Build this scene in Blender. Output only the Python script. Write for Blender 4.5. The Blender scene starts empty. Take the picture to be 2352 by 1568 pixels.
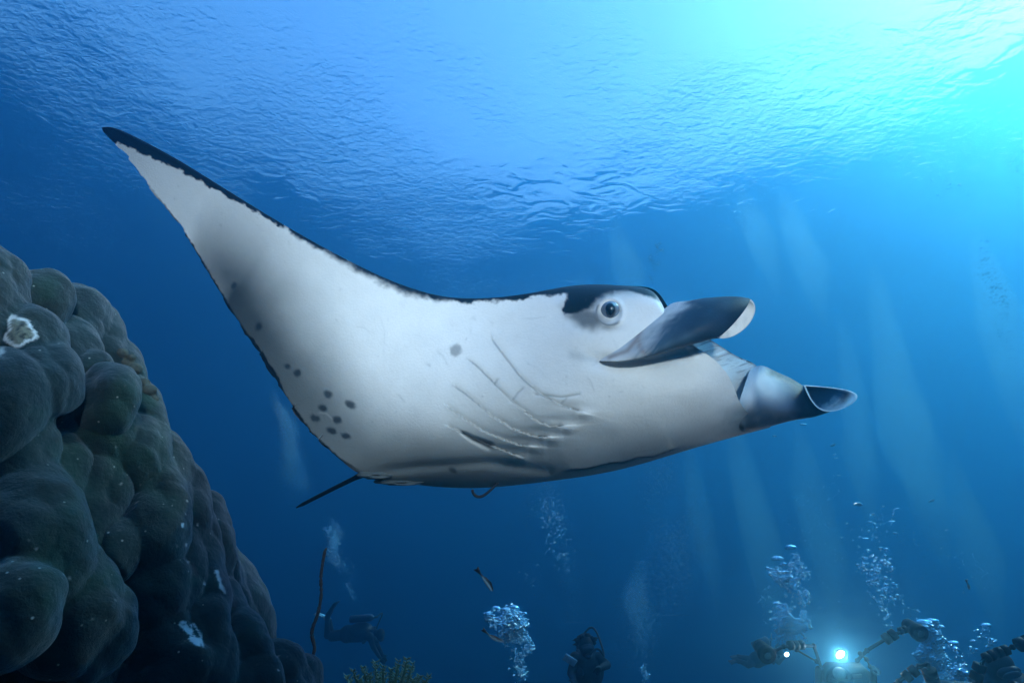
import bpy, bmesh, math, random
import numpy as np
from mathutils import Vector, Matrix

# ------------------------------------------------------------------ camera, world, sun, exposure
scene = bpy.context.scene
C = scene.collection
R = math.radians
PITCH = 28.0
LENS = 20.0
cam_d = bpy.data.cameras.new('camera')
cam_d.lens = LENS; cam_d.sensor_width = 36.0
cam_d.clip_start = 0.02; cam_d.clip_end = 1000.0
cam = bpy.data.objects.new('camera', cam_d); C.objects.link(cam)
cam.location = (0, 0, 0); cam.rotation_euler = (R(90 + PITCH), 0, 0)
scene.camera = cam

SUN_AZ, SUN_EL = 70.0, 45.0         # azimuth to the right of straight ahead, elevation
world = bpy.data.worlds.new('World'); scene.world = world; world.use_nodes = True
wn = world.node_tree.nodes; wl = world.node_tree.links
bg = wn['Background']; sky = wn.new('ShaderNodeTexSky')
sky.sky_type = 'NISHITA'; sky.sun_disc = False
sky.sun_elevation = R(SUN_EL); sky.sun_rotation = R(SUN_AZ); sky.dust_density = 0.6
wl.new(sky.outputs[0], bg.inputs[0]); bg.inputs[1].default_value = 0.15

sun_d = bpy.data.lights.new('sun', 'SUN'); sun_d.energy = 2.2; sun_d.angle = R(0.5)
sun_d.color = (1.0, 0.80, 0.66)
sun = bpy.data.objects.new('sun', sun_d); C.objects.link(sun)
sdir = Vector((math.sin(R(SUN_AZ)) * math.cos(R(SUN_EL)), math.cos(R(SUN_AZ)) * math.cos(R(SUN_EL)), math.sin(R(SUN_EL))))
sun.rotation_euler = sdir.to_track_quat('Z', 'Y').to_euler(); sun.location = sdir * 40

def cam_space(x, y, d):
    p = R(PITCH)
    return Vector((x, d * math.cos(p) - y * math.sin(p), d * math.sin(p) + y * math.cos(p)))
def strobe(name, at, aim, power, spread):
    # the photographer's own flash guns, one on each arm of the housing, fired at the ray
    l = bpy.data.lights.new(name, 'SPOT'); l.energy = power; l.spot_size = R(spread); l.spot_blend = 0.9
    l.shadow_soft_size = 0.09; l.color = (0.80, 0.92, 1.0)
    o = bpy.data.objects.new(name, l); C.objects.link(o); o.location = cam_space(*at)
    o.rotation_euler = (cam_space(*at) - cam_space(*aim)).to_track_quat('Z', 'Y').to_euler()
strobe('camera_strobe', (-0.45, 1.25, 0.35), (-1.0, 0.42, 2.5), 52.0, 72)
strobe('camera_strobe', (0.95, 0.85, 0.2), (0.22, 0.0, 2.1), 42.0, 58)

vs = scene.view_settings
vs.view_transform = 'Standard'; vs.look = 'None'; vs.gamma = 1.0; vs.use_curve_mapping = False
vs.exposure = 1.9
cy = scene.cycles
cy.max_bounces = 8; cy.volume_bounces = 2; cy.transparent_max_bounces = 24; cy.transmission_bounces = 6
cy.use_denoising = True; cy.denoiser = 'OPENIMAGEDENOISE'
cy.sample_clamp_indirect = 4.0

# ------------------------------------------------------------------ helpers
def node_mat(name):
    m = bpy.data.materials.new(name); m.use_nodes = True
    m.node_tree.nodes.clear()
    return m, m.node_tree.nodes, m.node_tree.links
def tag(o, label=None, cat=None, group=None, kind=None):
    if label: o['label'] = label
    if cat: o['category'] = cat
    if group: o['group'] = group
    if kind: o['kind'] = kind
    return o
def mesh_obj(name, verts, faces, mat=None, parent=None, smooth=True):
    me = bpy.data.meshes.new(name)
    verts = np.asarray(verts, dtype=np.float32)
    if isinstance(faces, np.ndarray):
        n, k = faces.shape
        me.vertices.add(len(verts)); me.vertices.foreach_set('co', verts.ravel())
        me.loops.add(n * k); me.loops.foreach_set('vertex_index', faces.astype(np.int32).ravel())
        me.polygons.add(n); me.polygons.foreach_set('loop_start', np.arange(0, n * k, k, dtype=np.int32))
        me.update(calc_edges=True); me.validate()
    else:
        me.from_pydata(verts.tolist(), [], faces); me.update()
    me.polygons.foreach_set('use_smooth', np.full(len(me.polygons), smooth))
    if mat: me.materials.append(mat)
    o = bpy.data.objects.new(name, me); C.objects.link(o)
    if parent: o.parent = parent
    return o
def grid_faces(nu, nv, off=0):
    i, j = np.meshgrid(np.arange(nu - 1), np.arange(nv - 1), indexing='ij')
    a = (i * nv + j).ravel() + off
    return np.stack([a, a + nv, a + nv + 1, a + 1], 1)

# ------------------------------------------------------------------ setting: water surface, water body, seabed
SURF = 20.0
def water_surface():
    n = 420
    t = np.linspace(-1, 1, n)
    s = np.sign(t) * (np.abs(t) * 0.06 + np.abs(t) ** 4 * 0.94) * 348.0
    X, Y = np.meshgrid(s, s + 6.0, indexing='ij')
    Z = np.full_like(X, SURF)
    rng = np.random.default_rng(5)
    for k in range(26):
        lam = rng.uniform(1.4, 9.0); a = rng.normal(0.5, 0.7)
        kx, ky = math.cos(a) * 2 * math.pi / lam, math.sin(a) * 2 * math.pi / lam
        Z += 0.0010 * lam ** 0.9 * np.sin(kx * X + ky * Y + rng.uniform(0, 6.28))
    m, N, L = node_mat('water_surface')
    out = N.new('ShaderNodeOutputMaterial')
    tc = N.new('ShaderNodeTexCoord')
    mp = N.new('ShaderNodeMapping'); mp.inputs['Scale'].default_value = (1.0, 1.7, 1.0); mp.inputs['Rotation'].default_value = (0, 0, R(-12))
    L.new(tc.outputs['Object'], mp.inputs[0])
    n1 = N.new('ShaderNodeTexNoise'); n1.inputs['Scale'].default_value = 2.9; n1.inputs['Detail'].default_value = 3.5; n1.inputs['Roughness'].default_value = 0.55
    n1.inputs['Distortion'].default_value = 0.7
    L.new(mp.outputs[0], n1.inputs['Vector'])
    b1 = N.new('ShaderNodeBump'); b1.inputs['Strength'].default_value = 1.0; b1.inputs['Distance'].default_value = 0.056
    L.new(n1.outputs['Fac'], b1.inputs['Height'])
    n2 = N.new('ShaderNodeTexNoise'); n2.inputs["Scale"].default_value = 0.13; n2.inputs['Detail'].default_value = 2.0   # gusty and calm patches
    L.new(tc.outputs['Object'], n2.inputs['Vector'])
    mr = N.new('ShaderNodeMapRange'); mr.inputs[1].default_value = 0.40; mr.inputs[2].default_value = 0.68; mr.inputs[3].default_value = 0.06; mr.inputs[4].default_value = 1.0
    L.new(n2.outputs['Fac'], mr.inputs[0]); L.new(mr.outputs[0], b1.inputs['Strength'])
    n3 = N.new('ShaderNodeTexNoise'); n3.inputs['Scale'].default_value = 0.75; n3.inputs['Detail'].default_value = 1.5; n3.inputs['Distortion'].default_value = 1.0   # longer wavelets under the ripples
    L.new(mp.outputs[0], n3.inputs['Vector'])
    b0 = N.new('ShaderNodeBump'); b0.inputs['Strength'].default_value = 1.0; b0.inputs['Distance'].default_value = 0.042
    L.new(n3.outputs['Fac'], b0.inputs['Height']); L.new(b0.outputs[0], b1.inputs['Normal'])
    fr = N.new('ShaderNodeFresnel'); fr.inputs['IOR'].default_value = 1.33
    L.new(b1.outputs[0], fr.inputs['Normal'])
    tr = N.new('ShaderNodeBsdfTransparent')
    rf = N.new('ShaderNodeBsdfRefraction'); rf.inputs['IOR'].default_value = 1.08; rf.inputs['Roughness'].default_value = 0.15
    L.new(b1.outputs[0], rf.inputs['Normal'])
    gl = N.new('ShaderNodeBsdfGlossy'); gl.inputs['Roughness'].default_value = 0.0; gl.inputs['Color'].default_value = (1, 1, 1, 1)
    L.new(b1.outputs[0], gl.inputs['Normal'])
    mx0 = N.new('ShaderNodeMixShader'); mx0.inputs[0].default_value = 0.24
    L.new(tr.outputs[0], mx0.inputs[1]); L.new(rf.outputs[0], mx0.inputs[2])
    mx = N.new('ShaderNodeMixShader')
    L.new(fr.outputs[0], mx.inputs[0]); L.new(mx0.outputs[0], mx.inputs[1]); L.new(gl.outputs[0], mx.inputs[2])
    L.new(mx.outputs[0], out.inputs['Surface'])
    o = mesh_obj('water_surface', np.stack([X, Y, Z], -1).reshape(-1, 3), grid_faces(n, n), m)
    return tag(o, 'rippled sea surface seen from below', 'water', kind='structure')
water_surface()

def seabed():
    n = 120
    t = np.linspace(-348, 348, n); X, Y = np.meshgrid(t, t, indexing='ij')
    Z = -40 + 0.5 * np.sin(X * .13 + 1) * np.cos(Y * .11) + 0.2 * np.sin(X * .5 + Y * .37)
    m, N, L = node_mat('seabed_sand')
    out = N.new('ShaderNodeOutputMaterial'); p = N.new('ShaderNodeBsdfPrincipled'); p.inputs['Roughness'].default_value = 0.9
    nz = N.new('ShaderNodeTexNoise'); nz.inputs['Scale'].default_value = 0.4; nz.inputs['Detail'].default_value = 6
    cr = N.new('ShaderNodeValToRGB'); cr.color_ramp.elements[0].color = (.10, .09, .07, 1); cr.color_ramp.elements[1].color = (.24, .22, .17, 1)
    L.new(nz.outputs['Fac'], cr.inputs[0]); L.new(cr.outputs[0], p.inputs['Base Color']); L.new(p.outputs[0], out.inputs[0])
    return tag(mesh_obj('seabed', np.stack([X, Y, Z], -1).reshape(-1, 3), grid_faces(n, n), m), 'dim sandy seabed far below the reef', 'seabed', kind='structure')
seabed()

def water_body():
    x, y, z0, z1 = 349.5, 349.5, -43, SURF + 1.0
    v = [(-x, -y, z0), (x, -y, z0), (x, y + 6, z0), (-x, y + 6, z0), (-x, -y, z1), (x, -y, z1), (x, y + 6, z1), (-x, y + 6, z1)]
    f = [(3, 2, 1, 0), (4, 5, 6, 7), (0, 1, 5, 4), (1, 2, 6, 5), (2, 3, 7, 6), (3, 0, 4, 7)]
    m, N, L = node_mat('water_haze')
    out = N.new('ShaderNodeOutputMaterial')
    pv = N.new('ShaderNodeVolumePrincipled')
    pv.inputs['Color'].default_value = (0.052, 0.226, 0.37, 1)
    pv.inputs['Absorption Color'].default_value = (0.20, 0.53, 0.83, 1)
    pv.inputs['Density'].default_value = 0.12
    pv.inputs['Anisotropy'].default_value = 0.87
    L.new(pv.outputs[0], out.inputs['Volume'])
    o = mesh_obj('haze', v, f, m, smooth=False)
    return tag(o, 'clear blue sea water filling the whole view', 'water', kind='stuff')
water_body()

# ------------------------------------------------------------------ placing things: a point by bearing (degrees of the lens) and distance
F_PX = LENS / 36.0 * 2352.0
_cp, _sp = math.cos(R(PITCH)), math.sin(R(PITCH))
def W(px, py, d):
    px = np.asarray(px, float); py = np.asarray(py, float); d = np.asarray(d, float)
    x = (px - 1176.0) / F_PX * d; y = (784.0 - py) / F_PX * d
    return np.stack([x + 0 * y, d * _cp - y * _sp, d * _sp + y * _cp], -1)
def away(v3):                          # camera-aligned offset (right, up, away) in metres
    v3 = np.asarray(v3, float)
    return np.stack([v3[..., 0], v3[..., 2] * _cp - v3[..., 1] * _sp, v3[..., 2] * _sp + v3[..., 1] * _cp], -1)
def smooth(a, b, x):
    t = np.clip((np.asarray(x, float) - a) / (b - a), 0, 1); return t * t * (3 - 2 * t)
def nspline(t, y, q):
    """natural cubic spline of rows y at knots t, read at q"""
    t = np.asarray(t, float); y = np.asarray(y, float); n = len(t)
    sh = y.shape[1:]; y = y.reshape(n, -1); h = np.diff(t)
    A = np.zeros((n, n)); b = np.zeros_like(y); A[0, 0] = A[-1, -1] = 1
    for i in range(1, n - 1):
        A[i, i - 1], A[i, i], A[i, i + 1] = h[i - 1], 2 * (h[i - 1] + h[i]), h[i]
        b[i] = 6 * ((y[i + 1] - y[i]) / h[i] - (y[i] - y[i - 1]) / h[i - 1])
    m = np.linalg.solve(A, b)
    q = np.asarray(q, float); k = np.clip(np.searchsorted(t, q) - 1, 0, n - 2)
    hk = h[k][:, None]; a = (t[k + 1] - q)[:, None]; c = (q - t[k])[:, None]
    r = m[k] * a ** 3 / (6 * hk) + m[k + 1] * c ** 3 / (6 * hk) + (y[k] / hk - m[k] * hk / 6) * a + (y[k + 1] / hk - m[k + 1] * hk / 6) * c
    return r.reshape((len(q),) + sh)
_lat = np.random.default_rng(11).random((128, 128))
def vnoise(x, y):
    xi = np.floor(x).astype(int); yi = np.floor(y).astype(int); fx = x - xi; fy = y - yi
    fx = fx * fx * (3 - 2 * fx); fy = fy * fy * (3 - 2 * fy)
    g = lambda a, b: _lat[a % 128, b % 128]
    return (g(xi, yi) * (1 - fx) + g(xi + 1, yi) * fx) * (1 - fy) + (g(xi, yi + 1) * (1 - fx) + g(xi + 1, yi + 1) * fx) * fy
def fbm(x, y, o=4):
    s = 0; a = 0.5
    for k in range(o): s = s + a * vnoise(x * 2 ** k + 17 * k, y * 2 ** k + 5 * k); a *= 0.5
    return s
def poly_dist(px, py, line):
    """unsigned distance, signed side and run 0..1 along a polyline"""
    line = np.asarray(line, float); best = np.full(px.shape, 1e9); side = np.zeros(px.shape); run = np.zeros(px.shape)
    seg = np.linalg.norm(np.diff(line, axis=0), axis=1); tot = seg.sum(); acc = 0
    for (ax, ay), (bx, by), l in zip(line[:-1], line[1:], seg):
        dx, dy = bx - ax, by - ay
        t = np.clip(((px - ax) * dx + (py - ay) * dy) / (l * l), 0, 1)
        d = np.hypot(px - ax - t * dx, py - ay - t * dy); m = d < best
        cr = dx * (py - ay) - dy * (px - ax)
        best = np.where(m, d, best); side = np.where(m, np.sign(cr), side); run = np.where(m, (acc + t * l) / tot, run); acc += l
    return best, side, run

# ------------------------------------------------------------------ manta ray
class Shell:
    """collects grids and their pigment into one mesh"""
    def __init__(s): s.v = []; s.f = []; s.c = []; s.n = 0
    def grid(s, pts, col, flip=False, cyclic=False):
        nu, nv = pts.shape[:2]
        f = grid_faces(nu, nv, s.n)
        if cyclic:
            i = np.arange(nu - 1); a = i * nv + nv - 1 + s.n; b = i * nv + s.n
            f = np.concatenate([f, np.stack([a, a + nv, b + nv, b], 1)])
        s.f.append(f[:, ::-1] if flip else f)
        s.v.append(pts.reshape(-1, 3)); s.c.append(np.broadcast_to(col, (nu, nv, 3)).reshape(-1, 3)); s.n += nu * nv
    def build(s, name, mat, parent=None):
        o = mesh_obj(name, np.concatenate(s.v), np.concatenate(s.f), mat, parent)
        c = np.concatenate(s.c); c = np.concatenate([c, np.ones((len(c), 1))], 1).astype(np.float32)
        a = o.data.color_attributes.new('pigment', 'FLOAT_COLOR', 'POINT'); a.data.foreach_set('color', c.ravel())
        return o

def skin_material():
    m, N, L = node_mat('manta_skin')
    out = N.new('ShaderNodeOutputMaterial'); p = N.new('ShaderNodeBsdfPrincipled')
    at = N.new('ShaderNodeAttribute'); at.attribute_name = 'pigment'
    tc = N.new('ShaderNodeTexCoord')
    nz = N.new('ShaderNodeTexNoise'); nz.inputs['Scale'].default_value = 9; nz.inputs['Detail'].default_value = 7; nz.inputs['Roughness'].default_value = .65
    L.new(tc.outputs['Object'], nz.inputs['Vector'])
    mr = N.new('ShaderNodeMapRange'); mr.inputs[1].default_value = .3; mr.inputs[2].default_value = .7; mr.inputs[3].default_value = .95; mr.inputs[4].default_value = 1.03
    L.new(nz.outputs['Fac'], mr.inputs[0])
    mx = N.new('ShaderNodeVectorMath'); mx.operation = 'SCALE'
    L.new(at.outputs['Color'], mx.inputs[0]); L.new(mr.outputs[0], mx.inputs['Scale']); L.new(mx.outputs[0], p.inputs['Base Color'])
    p.inputs['Roughness'].default_value = 0.5; p.inputs['Specular IOR Level'].default_value = 0.10
    n2 = N.new('ShaderNodeTexNoise'); n2.inputs['Scale'].default_value = 110; n2.inputs['Detail'].default_value = 6
    L.new(tc.outputs['Object'], n2.inputs['Vector'])
    b = N.new('ShaderNodeBump'); b.inputs['Strength'].default_value = .4; b.inputs['Distance'].default_value = .003
    L.new(n2.outputs['Fac'], b.inputs['Height']); L.new(b.outputs[0], p.inputs['Normal'])
    L.new(p.outputs[0], out.inputs[0])
    return m

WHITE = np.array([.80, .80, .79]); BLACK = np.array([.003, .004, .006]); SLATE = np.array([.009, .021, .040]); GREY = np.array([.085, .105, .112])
def mix(a, b, t):
    t = np.asarray(t)[..., None]; return a * (1 - t) + b * t

def manta():
    T = [(234, 293), (255, 292), (300, 309), (400, 362), (500, 423), (600, 485), (700, 544), (800, 598), (900, 645), (1000, 677), (1080, 685), (1160, 681),
         (1240, 669), (1300, 658), (1365, 653), (1440, 656), (1502, 672), (1556, 700), (1572, 788)]
    B = [(236, 301), (258, 325), (297, 365), (350, 440), (410, 515), (470, 612), (530, 712), (590, 808), (650, 905), (715, 995), (775, 1050), (835, 1090),
         (960, 1113), (1100, 1120), (1250, 1106), (1400, 1083), (1530, 1048), (1640, 1013), (1770, 981)]
    lip = [(1572, 788), (1622, 812), (1662, 848), (1687, 893), (1712, 942), (1770, 981)]
    n = len(T); vk = np.linspace(0, 1, 6)
    ctl = np.array([[np.array(t) * (1 - v) + np.array(b) * v for v in vk] for t, b in zip(T, B)], float)
    ctl[-1] = lip; ctl[-2] = (ctl[-2] * .6 + 0.4 * (ctl[-1] + np.array([(-65, -8), (-65, -8), (-65, -8), (-65, -8), (-75, 5), (-100, 30)])))
    nu, nv = 640, 236
    sq = np.linspace(0, n - 1, nu); vq = np.linspace(0, 1, nv)
    g = nspline(np.arange(n), ctl, sq)                       # nu,6,2
    g = nspline(vk, np.swapaxes(g, 0, 1), vq)                # nv,nu,2
    g = np.swapaxes(g, 0, 1); px, py = g[..., 0].copy(), g[..., 1].copy()
    S = np.repeat(sq[:, None], nv, 1); V = np.repeat(vq[None], nu, 0)
    # ragged trailing edge
    wingk = 1 - smooth(10.0, 11.5, S)
    rag = (fbm(S * 5, V * 0 + 3) - .47) * 14 + (vnoise(S * 2.2, V * 0 + 9) > .78) * 4
    e = smooth(.9, 1, V) * wingk * smooth(0, 2, S)
    px += rag * e; py += rag * .3 * e
    # depth of the underside: thin plate through surveyed points
    K = np.array([(235, 297, 2.80), (420, 430, 2.70), (600, 487, 2.60), (470, 615, 2.62), (900, 645, 2.46), (560, 700, 2.52), (700, 700, 2.46), (650, 905, 2.38), (1080, 690, 2.36),
                  (835, 1080, 2.24), (720, 985, 2.33), (850, 900, 2.26), (1000, 860, 2.17), (1150, 900, 2.05), (1000, 1000, 2.10), (1300, 665, 2.22), (1450, 662, 2.18), (1400, 715, 2.13), (1250, 760, 2.13),
                  (1575, 790, 2.04), (1400, 850, 1.99), (1690, 890, 2.10), (1704, 935, 2.13), (1740, 958, 2.16), (1768, 976, 2.20), (1200, 1105, 2.12), (1400, 1075, 2.09), (1550, 1035, 2.08), (1300, 1010, 2.01),
                  (1500, 950, 1.97), (1620, 880, 2.0), (1000, 1105, 2.17), (1640, 1005, 2.10)])
    def U(r2): return np.where(r2 > 0, r2 * np.log(r2 + 1e-12), 0)
    Q = K[:, :2] / 500.0; nk = len(K)
    A = np.zeros((nk + 3, nk + 3)); d2 = ((Q[:, None] - Q[None]) ** 2).sum(-1)
    A[:nk, :nk] = U(d2) + np.eye(nk) * 0.03; A[:nk, nk:] = np.c_[np.ones(nk), Q]; A[nk:, :nk] = A[:nk, nk:].T
    wts = np.linalg.solve(A, np.r_[K[:, 2], 0, 0, 0])
    q = np.stack([px, py], -1).reshape(-1, 2) / 500.0
    D = wts[nk] + q @ wts[nk + 1:]
    for i in range(nk): D += wts[i] * U(((q - Q[i]) ** 2).sum(-1))
    D = D.reshape(nu, nv)
    bf = smooth(10.2, 13, S)
    x = np.clip((V - .6) / .4, 0, 1); D += 0.20 * bf * (1 - np.sqrt(1 - x * x * .9999)) * (1 - .35 * smooth(16, 18, S))
    x = np.clip((.10 - V) / .10, 0, 1); D += (.015 + .10 * smooth(11, 14, S)) * (1 - np.sqrt(1 - x * x * .9999)) * (1 - smooth(16.5, 17.5, S))
    # ---- relief: gills, creases, eye socket, folds (metres towards the viewer)
    H = np.zeros_like(D); slit = np.zeros_like(D)
    gills = [[(1125, 757), (1132, 782), (1160, 820), (1195, 865), (1240, 905), (1290, 932), (1335, 945)],
             [(1062, 815), (1095, 840), (1140, 885), (1175, 920), (1230, 965), (1265, 980), (1295, 978)],
             [(1028, 876), (1070, 905), (1130, 955), (1180, 985), (1230, 1003), (1258, 1003)],
             [(1015, 923), (1050, 950), (1110, 990), (1160, 1010), (1195, 1022), (1218, 1024)],
             [(1018, 973), (1060, 993), (1095, 1008), (1120, 1020), (1160, 1035), (1188, 1046)],
             [(1285, 1086), (1310, 1078), (1345, 1077), (1400, 1063), (1430, 1062), (1465, 1050), (1500, 1049), (1550, 1029)]]
    for k, ln in enumerate(gills):
        d, s, r = poly_dist(px, py, ln)
        en = smooth(0, .12, r) * (1 - .6 * smooth(.96, 1, r))
        amp = (.005 + .008 * smooth(.4, 1, r)) * en
        if k == 5: amp = .012 * en; s = -s
        H += np.where(s > 0, amp * np.exp(-d / (16 + 14 * r)), -amp * 1.5 * np.exp(-d / 5.0))
        slit = np.maximum(slit, en * np.exp(-(d / 2.2) ** 2) * .75)
        if k < 5:
            ex, ey = ln[-1]; H += .010 * np.exp(-(((px - ex - 8) / 22) ** 2 + ((py - ey - 6) / 10) ** 2))
            H -= .006 * np.exp(-(((px - ex + 25) / 30) ** 2 + ((py - ey + 14) / 9) ** 2))
    d, s, r = poly_dist(px, py, [(1062, 994), (1085, 1008), (1122, 1024)])
    gash = np.exp(-(d / (3 + 5 * r)) ** 2); slit = np.maximum(slit, gash); H -= .02 * gash
    for ln in ([(1175, 922), (1188, 903), (1200, 892)], [(1135, 884), (1142, 872)], [(1290, 925), (1300, 915)], [(1230, 905), (1290, 912), (1330, 905)]):
        d, s, r = poly_dist(px, py, ln); slit = np.maximum(slit, .4 * np.exp(-(d / 2.4) ** 2)); H -= .003 * np.exp(-(d / 4) ** 2)
    # corner of the mouth and cheek
    d, s, r = poly_dist(px, py, [(1330, 812), (1375, 826), (1420, 834), (1500, 828), (1575, 808)])
    H -= .030 * smooth(0, .3, r) * np.exp(-(d / 16) ** 2); H += .012 * np.exp(-(((px - 1330) / 60) ** 2 + ((py - 770) / 30) ** 2))
    # long soft folds of the throat and the belly
    a = (px * .25 - py) * .02 + fbm(px * .004, py * .004) * 5
    H += .0035 * np.sin(a * 1.6) * smooth(1150, 1300, px) * (1 - smooth(1560, 1680, px)) * smooth(850, 930, py)
    H += .0025 * (fbm(px * .012, py * .012) - .47)
    d, s, r = poly_dist(px, py, [(830, 1088), (960, 1072), (1120, 1062), (1260, 1082)]); H -= .012 * np.exp(-(d / 12) ** 2) * smooth(0, .2, r)
    d, s, r = poly_dist(px, py, [(826, 1083), (858, 1068), (905, 1072), (960, 1085)]); H += np.where(s > 0, .028, -.004) * np.exp(-d / 14) * smooth(1.0, .6, 1 - r * 0) * (1 - smooth(.6, 1, r))
    # eye: a raised rim round a socket
    er = np.hypot((px - 1401) / 30, (py - 716) / 30)
    H += .008 * np.exp(-((er - 1.0) / .2) ** 2) - .016 * np.exp(-(er / .8) ** 4)
    H += .020 * np.exp(-(((px - 1400) / 90) ** 2 + ((py - 720) / 60) ** 2))
    D = D - H
    vent = W(px, py, D)
    # ---- pigment, with some shade painted in
    nz = fbm(px * .05, py * .05); nf = fbm(px * .16, py * .16, 3); nl = fbm(px * .012 + 9, py * .012)
    col = np.broadcast_to(WHITE, px.shape + (3,)).copy() * (0.96 + .08 * nl)[..., None]
    col *= (1 + .09 * (fbm(px * .33, py * .33, 2) - .37))[..., None]
    dT, sT, rT = poly_dist(px, py, [(T[i][0], T[i][1]) for i in range(n)])
    band = np.interp(px, [230, 270, 310, 400, 520, 620, 740, 880, 1000, 1090, 1200, 1290, 1340], [70, 34, 26, 19, 10, 9, 12, 15, 14, 9, 12, 16, 10])
    soft = np.interp(px, [230, 640, 780, 950, 1080, 1300], [1.8, 3.0, 11, 11, 4, 5])
    edge = band + (nf - .45) * 9 + (nz - .47) * 16 + (nl - .47) * 10
    blk = 1 - smooth(-1, 1, (dT - edge) / soft)
    blk = np.where(px < 300, np.maximum(blk, 1 - smooth(0, 4, px + .35 * (py - 300) - 268 - 14 * (nf - .45))), blk)
    col = mix(col, BLACK, blk * (1 - smooth(1300, 1380, px)))
    # grey margin pigment plus painted-in shade along the trailing wing and under the belly
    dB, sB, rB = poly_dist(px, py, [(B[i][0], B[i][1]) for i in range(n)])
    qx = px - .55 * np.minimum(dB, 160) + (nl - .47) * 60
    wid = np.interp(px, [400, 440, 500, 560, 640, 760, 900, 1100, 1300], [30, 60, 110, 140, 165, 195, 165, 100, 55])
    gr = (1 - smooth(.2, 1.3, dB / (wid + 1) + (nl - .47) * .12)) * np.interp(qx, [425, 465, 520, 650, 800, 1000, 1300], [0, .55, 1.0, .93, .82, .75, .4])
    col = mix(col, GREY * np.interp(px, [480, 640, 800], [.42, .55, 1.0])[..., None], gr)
    col = mix(col, BLACK, (1 - smooth(1.5, 5, dB + (nf - .45) * 7 + np.interp(px, [560, 585, 640, 660], [0, -6, -9, 0]))) * wingk * smooth(300, 420, px))
    for (sx, sy, a, b, o) in [(537, 656, 6, 8, .9), (594, 750, 8, 11, .9), (660, 841, 8, 6, .9), (683, 857, 9, 9, .95), (753, 905, 10, 8, .9), (805, 929, 13, 8, .95), (741, 936, 11, 8, .95), (723, 960, 12, 8, .9),
                              (774, 964, 11, 8, .95), (762, 990, 13, 8, .95), (795, 1001, 12, 7, .95), (1040, 1079, 10, 6, .75), (1047, 804, 13, 14, .62), (1130, 740, 6, 4, .1), (985, 838, 6, 4, .2)]:
        rr = np.hypot(((px - sx) * .9 + (py - sy) * .44) / a, ((py - sy) * .9 - (px - sx) * .44) / b)
        col = mix(col, SLATE * .6, o * .88 * (1 - smooth(.5, 1.4, rr + (nf - .45) * .6 + (nz - .47) * .4)))
    # eye patch
    pg = np.array([(1302, 630), (1302, 684), (1289, 712), (1296, 722), (1330, 727), (1358, 712), (1374, 692), (1398, 678), (1430, 671), (1468, 667), (1486, 668), (1490, 630), (1302, 630)], float)
    ins = np.zeros(px.shape, bool)
    for (ax_, ay_), (bx_, by_) in zip(pg[:-1], pg[1:]):
        if ay_ != by_: ins ^= ((py < ay_) != (py < by_)) & (px < ax_ + (py - ay_) * (bx_ - ax_) / (by_ - ay_))
    dp = poly_dist(px, py, pg)[0] * np.where(ins, -1, 1)
    sf = np.interp(px, [1285, 1305, 1330, 1400, 1470], [2.5, 5, 13, 13, 8])
    pk = 1 - smooth(-1, 1, (dp + (nf - .45) * 8) / sf)
    gz = np.hypot((px - 1346) / 62, (py - 728 - (px - 1346) * .30) / 36) + (nz - .47) * .5
    pk = np.maximum(pk, .78 * (1 - smooth(.25, 1.15, gz)) * (1 - smooth(1412, 1428, px)))
    pk = np.maximum(pk, .55 * np.exp(-(((px - 1394) / 26) ** 2 + ((py - 751) / 9) ** 2)))
    pk = np.maximum(pk, .45 * np.exp(-(((px - 1440) / 45) ** 2 + ((py - 668) / 12) ** 2)))
    pk = np.maximum(pk, .75 * np.exp(-((er - 1.02) / .13) ** 2) * smooth(-.3, .5, ((py - 716) - (px - 1401) * .9) / 30))
    col = mix(col, BLACK, np.clip(pk, 0, 1))
    col = mix(col, BLACK, (1 - smooth(0, 8, dT - 6 + (nz - .47) * 12)) * smooth(1290, 1330, px) * (1 - smooth(1500, 1530, px)))
    gc = np.exp(-(poly_dist(px, py, [(1315, 815), (1345, 822), (1378, 828)])[0] / 11) ** 2); col = mix(col, GREY * 1.6, .3 * gc)  # shade of the mouth-corner crease put in as grey
    col = mix(col, np.array([.33, .38, .42]), .35 * np.exp(-(((px - 1545) / 60) ** 2 + ((py - 840) / 40) ** 2)))
    jr = smooth(1640, 1705, px + (py - 960) * .25 + (nz - .47) * 40) * smooth(905, 950, py); col = mix(col, np.array([.22, .26, .29]), .75 * jr); col = mix(col, np.array([.05, .065, .085]), smooth(1690, 1745, px + (py - 960) * .2 + (nz - .47) * 24) * smooth(915, 950, py))
    col = mix(col, np.array([.03, .035, .04]), slit * .9)  # darkness inside the gill slits and creases painted into the skin colour
    rs = np.random.default_rng(77)
    for _ in range(46):                                       # old scratches and scrapes
        sx, sy = rs.uniform(560, 1600), rs.uniform(480, 1090); an = rs.normal(.5, .6); ln = rs.uniform(14, 80)
        near_ = (np.abs(px - sx) < ln + 8) & (np.abs(py - sy) < ln + 8)
        if not near_.any(): continue
        q_ = [(sx, sy), (sx + ln * .5 * math.cos(an), sy + ln * .5 * math.sin(an) + rs.normal() * 4), (sx + ln * math.cos(an + .15), sy + ln * math.sin(an + .15))]
        dd_, _s, rr_ = poly_dist(px[near_], py[near_], q_)
        a_ = np.exp(-(dd_ / rs.uniform(1.3, 2.2)) ** 2) * rs.uniform(.05, .18) * smooth(0, .2, rr_) * (1 - smooth(.8, 1, rr_))
        col[near_] = mix(col[near_], GREY if rs.random() < .7 else WHITE, a_)
    specks = smooth(.70, .78, fbm(px * .11 + 40, py * .11 + 7, 3)); col = mix(col, GREY, specks * .25)

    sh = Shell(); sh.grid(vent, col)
    # ---- back
    e = np.sqrt(np.clip(1 - (1 - np.clip(V / .5, 0, 1)) ** 2, 0, 1))
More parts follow.
